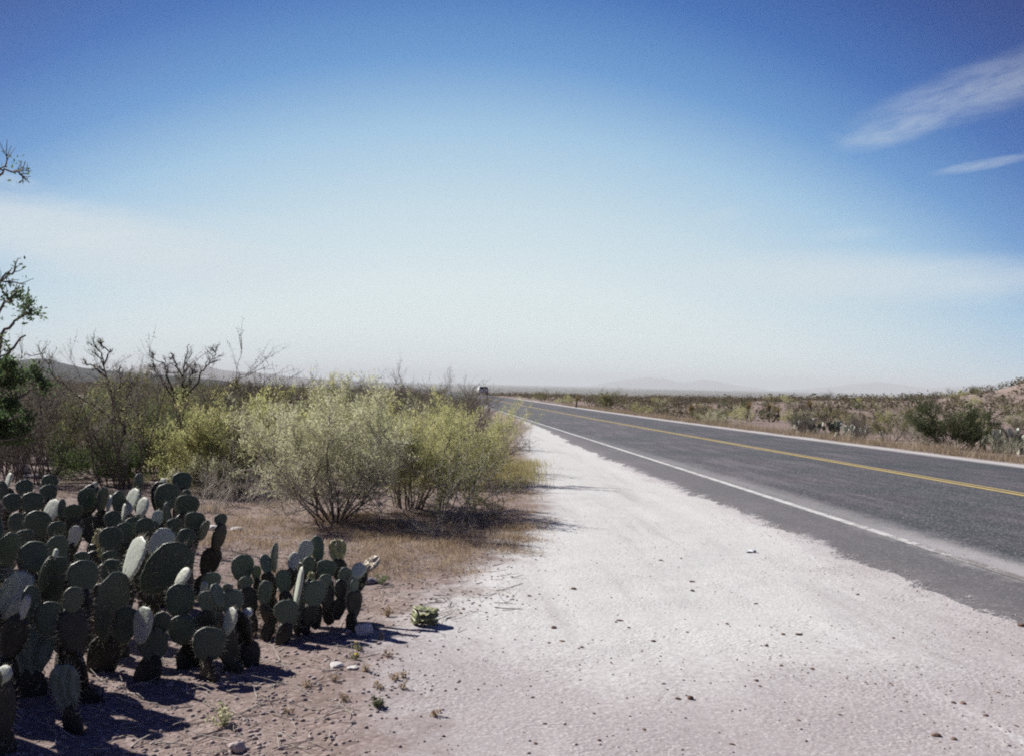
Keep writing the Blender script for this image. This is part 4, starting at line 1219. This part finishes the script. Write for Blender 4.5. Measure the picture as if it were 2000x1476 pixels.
pts_r = []
tries = 0
while len(pts_r) < 165 and tries < 9000:
    tries += 1
    Y = 19 + 100 * rs.uniform() ** 1.4; a = rs.uniform(-.01, .60); X = a * Y
    s = X - float(xw(Y))
    if s < 10.2: continue
    if any((X - q[0]) ** 2 + (Y - q[1]) ** 2 < (1.0 + .012 * Y) ** 2 for q in pts_r): continue
    pts_r.append((X, Y))
for k, (X, Y) in enumerate(pts_r):
    u = rs.uniform()
    kd = 'thorn' if u < .36 else 'green' if u < .46 else 'olive' if u < .60 else 'yellow' if u < .74 else 'sage'
    hh = {'thorn': .55, 'green': .62, 'olive': .65, 'yellow': .7, 'sage': .75}[kd] * rs.uniform(.65, 1.2)
    place_shrub(kd, k + 1, (X, Y, float(height(X, Y)) - .03), rs.uniform(0, 6.28), (hh * 1.2, hh * 1.2, hh), 'low ' + NAMEK[kd][0] + ' on the open ground across the road', NAMEK[kd][1] + ' across the road')


def far_scrub():
    """the brush beyond the last shrubs one can tell apart"""
    rng = np.random.default_rng(23)
    n = 9000
    R = 105 * (2600 / 105) ** rng.uniform(0, 1, n) ; R = np.where(rng.uniform(0, 1, n) < .45, rng.uniform(60, 330, n), R)
    a = rng.uniform(-.62, .62, n); Y = R; X = a * Y
    s = X - xw(np.clip(Y, 0, 330))
    ok = ((s < -3.5) & (Y > 100)) | (s > 11); ok |= Y > 340
    X, Y = X[ok], Y[ok]; n = len(X)
    z = height(X, Y)
    rad = rng.uniform(.4, 1.0, n) * (1 + Y / 700)
    k = 44
    c = np.repeat(np.stack([X, Y, z], 1), k, 0); r = np.repeat(rad, k)
    d = rng.normal(0, 1, (n * k, 3)); d /= np.linalg.norm(d, axis=1)[:, None]; d *= rng.uniform(.4, 1, (n * k, 1)); d[:, 2] = np.abs(d[:, 2]) * .9
    pos = c + d * r[:, None]
    e1 = rng.normal(0, 1, (n * k, 3)); e1 /= np.linalg.norm(e1, axis=1)[:, None]
    e2 = np.cross(e1, rng.normal(0, 1, (n * k, 3))); e2 /= np.linalg.norm(e2, axis=1)[:, None]
    L = (r * rng.uniform(.14, .32, n * k))[:, None]
    V = np.stack([pos - e1 * L * .5, pos + e2 * L * .3, pos + e1 * L * .5, pos - e2 * L * .3], 1).reshape(-1, 3)
    tag(obj('scrub', mesh('scrub', V, np.arange(n * k * 4).reshape(-1, 4), M['leaf_far'])), 'distant desert scrub covering the plain and slopes', 'scrub', kind='stuff')


M['leaf_far'] = leaf_mat('far_scrub_leaf', [(.075, .075, .05), (.13, .115, .085), (.20, .165, .125)], .3)
far_scrub()


# ------------------------------------------------------------------ the vehicle far down the road, seen from behind
def vehicle():
    import bmesh
    Y = 175.0; q = P(942, 770, Y); X = q[0]; s = X - float(xw(Y))
    z = float(road_z(np.clip(s, -1, 8), Y))
    rz = math.atan(.0529 + .0005216 * Y)
    root = empty('white_car', (X, Y, z), rz, .88)
    white = simple_mat('white_car_paint', (.84, .85, .87), .4, .5, .03, 3); glass = simple_mat('dark_glass', (.03, .035, .045), .15, .6, .1, 3)
    rub = simple_mat('tyre_rubber', (.02, .02, .02), .85, .2, .1, 10); red = simple_mat('red_lens', (.35, .03, .02), .3, .5, .1, 10); chrome = simple_mat('bumper_grey', (.25, .25, .26), .5, .5, .1, 5)
    prof = [(-2.25, .45), (-2.28, 1.0), (-2.15, 1.08), (-1.95, 1.62), (-1.7, 1.70), (.3, 1.68), (.95, 1.15), (2.1, 1.0), (2.25, .85), (2.25, .45)]
    bm = bmesh.new(); W = .92
    ring = []
    for sx in (-1, 1):
        ring.append([bm.verts.new((sx * (W - (.12 if zz > 1.2 else 0)), yy, zz)) for yy, zz in prof])
    n = len(prof)
    for i in range(n):
        j = (i + 1) % n
        bm.faces.new((ring[0][i], ring[0][j], ring[1][j], ring[1][i]))
    bm.faces.new(ring[0][::-1]); bm.faces.new(ring[1])
    bmesh.ops.recalc_face_normals(bm, faces=bm.faces)
    bmesh.ops.bevel(bm, geom=[e for e in bm.edges], offset=.05, segments=2, affect='EDGES')
    me = bpy.data.meshes.new('body'); bm.to_mesh(me); bm.free(); me.materials.append(white); obj('body', me, root)

    def slab(name, pts, mat, push):
        pts = np.array(pts, float); nrm = unit(np.cross(pts[1] - pts[0], pts[2] - pts[0])) * push
        k = len(pts); V = np.concatenate([pts - nrm * .5, pts + nrm]); F = [tuple(range(k))[::-1], tuple(range(k, 2 * k))] + [(i, (i + 1) % k, k + (i + 1) % k, k + i) for i in range(k)]
        return obj(name, mesh(name, V, F, mat), root)
    slab('rear_window', [(-.66, -2.12, 1.14), (.66, -2.12, 1.14), (.6, -1.97, 1.54), (-.6, -1.97, 1.54)], glass, .02)
    for sx in (-1, 1):
        pts = [(sx * .865, -1.75, 1.17), (sx * .865, .55, 1.17), (sx * .82, .25, 1.56), (sx * .82, -1.65, 1.56)]
        slab('side_window', pts if sx > 0 else pts[::-1], glass, .02)
        slab('tail_light', [(sx * .80 - .08, -2.28, .80), (sx * .80 + .08, -2.28, .80), (sx * .80 + .08, -2.27, 1.02), (sx * .80 - .08, -2.27, 1.02)], red, .03)
        for yy in (-1.4, 1.4):
            tb = Tubes(); tb.add(np.array([(sx * .70, yy, .34), (sx * .93, yy, .34)]), .34, .34, 18)
            w_ = obj('wheel', tb.mesh('tyre', rub), root)
            V = [(sx * .925, yy + .33 * math.cos(a), .34 + .33 * math.sin(a)) for a in np.linspace(0, 6.283, 18, endpoint=False)]
            obj('rim', mesh('rim', V, [tuple(range(18))], chrome), w_)
    slab('bumper', [(-.88, -2.29, .45), (.88, -2.29, .45), (.88, -2.29, .64), (-.88, -2.29, .64)], chrome, .05)
    tag(root, 'small white car far down the road at its bend', 'car')


vehicle()


# ------------------------------------------------------------------ the air
def haze():
    x0, x1, y0, y1, z0, z1 = -33000, 33000, -7000, 33000, -60, 240
    V = [(x, y, z) for z in (z0, z1) for y in (y0, y1) for x in (x0, x1)]
    F = [(0, 2, 3, 1), (4, 5, 7, 6), (0, 1, 5, 4), (2, 6, 7, 3), (0, 4, 6, 2), (1, 3, 7, 5)]
    m, t, o = new_mat('desert_haze')
    v = t.new('ShaderNodeVolumePrincipled'); v.inputs['Color'].default_value = (.93, .98, 1.0, 1); v.inputs['Density'].default_value = 8.5e-5; v.inputs['Anisotropy'].default_value = 0.0
    t.link(v.outputs[0], o.inputs['Volume'])
    tag(obj('haze', mesh('haze', V, F, m)), 'pale heat haze over the desert valley', 'haze', kind='stuff')


haze()
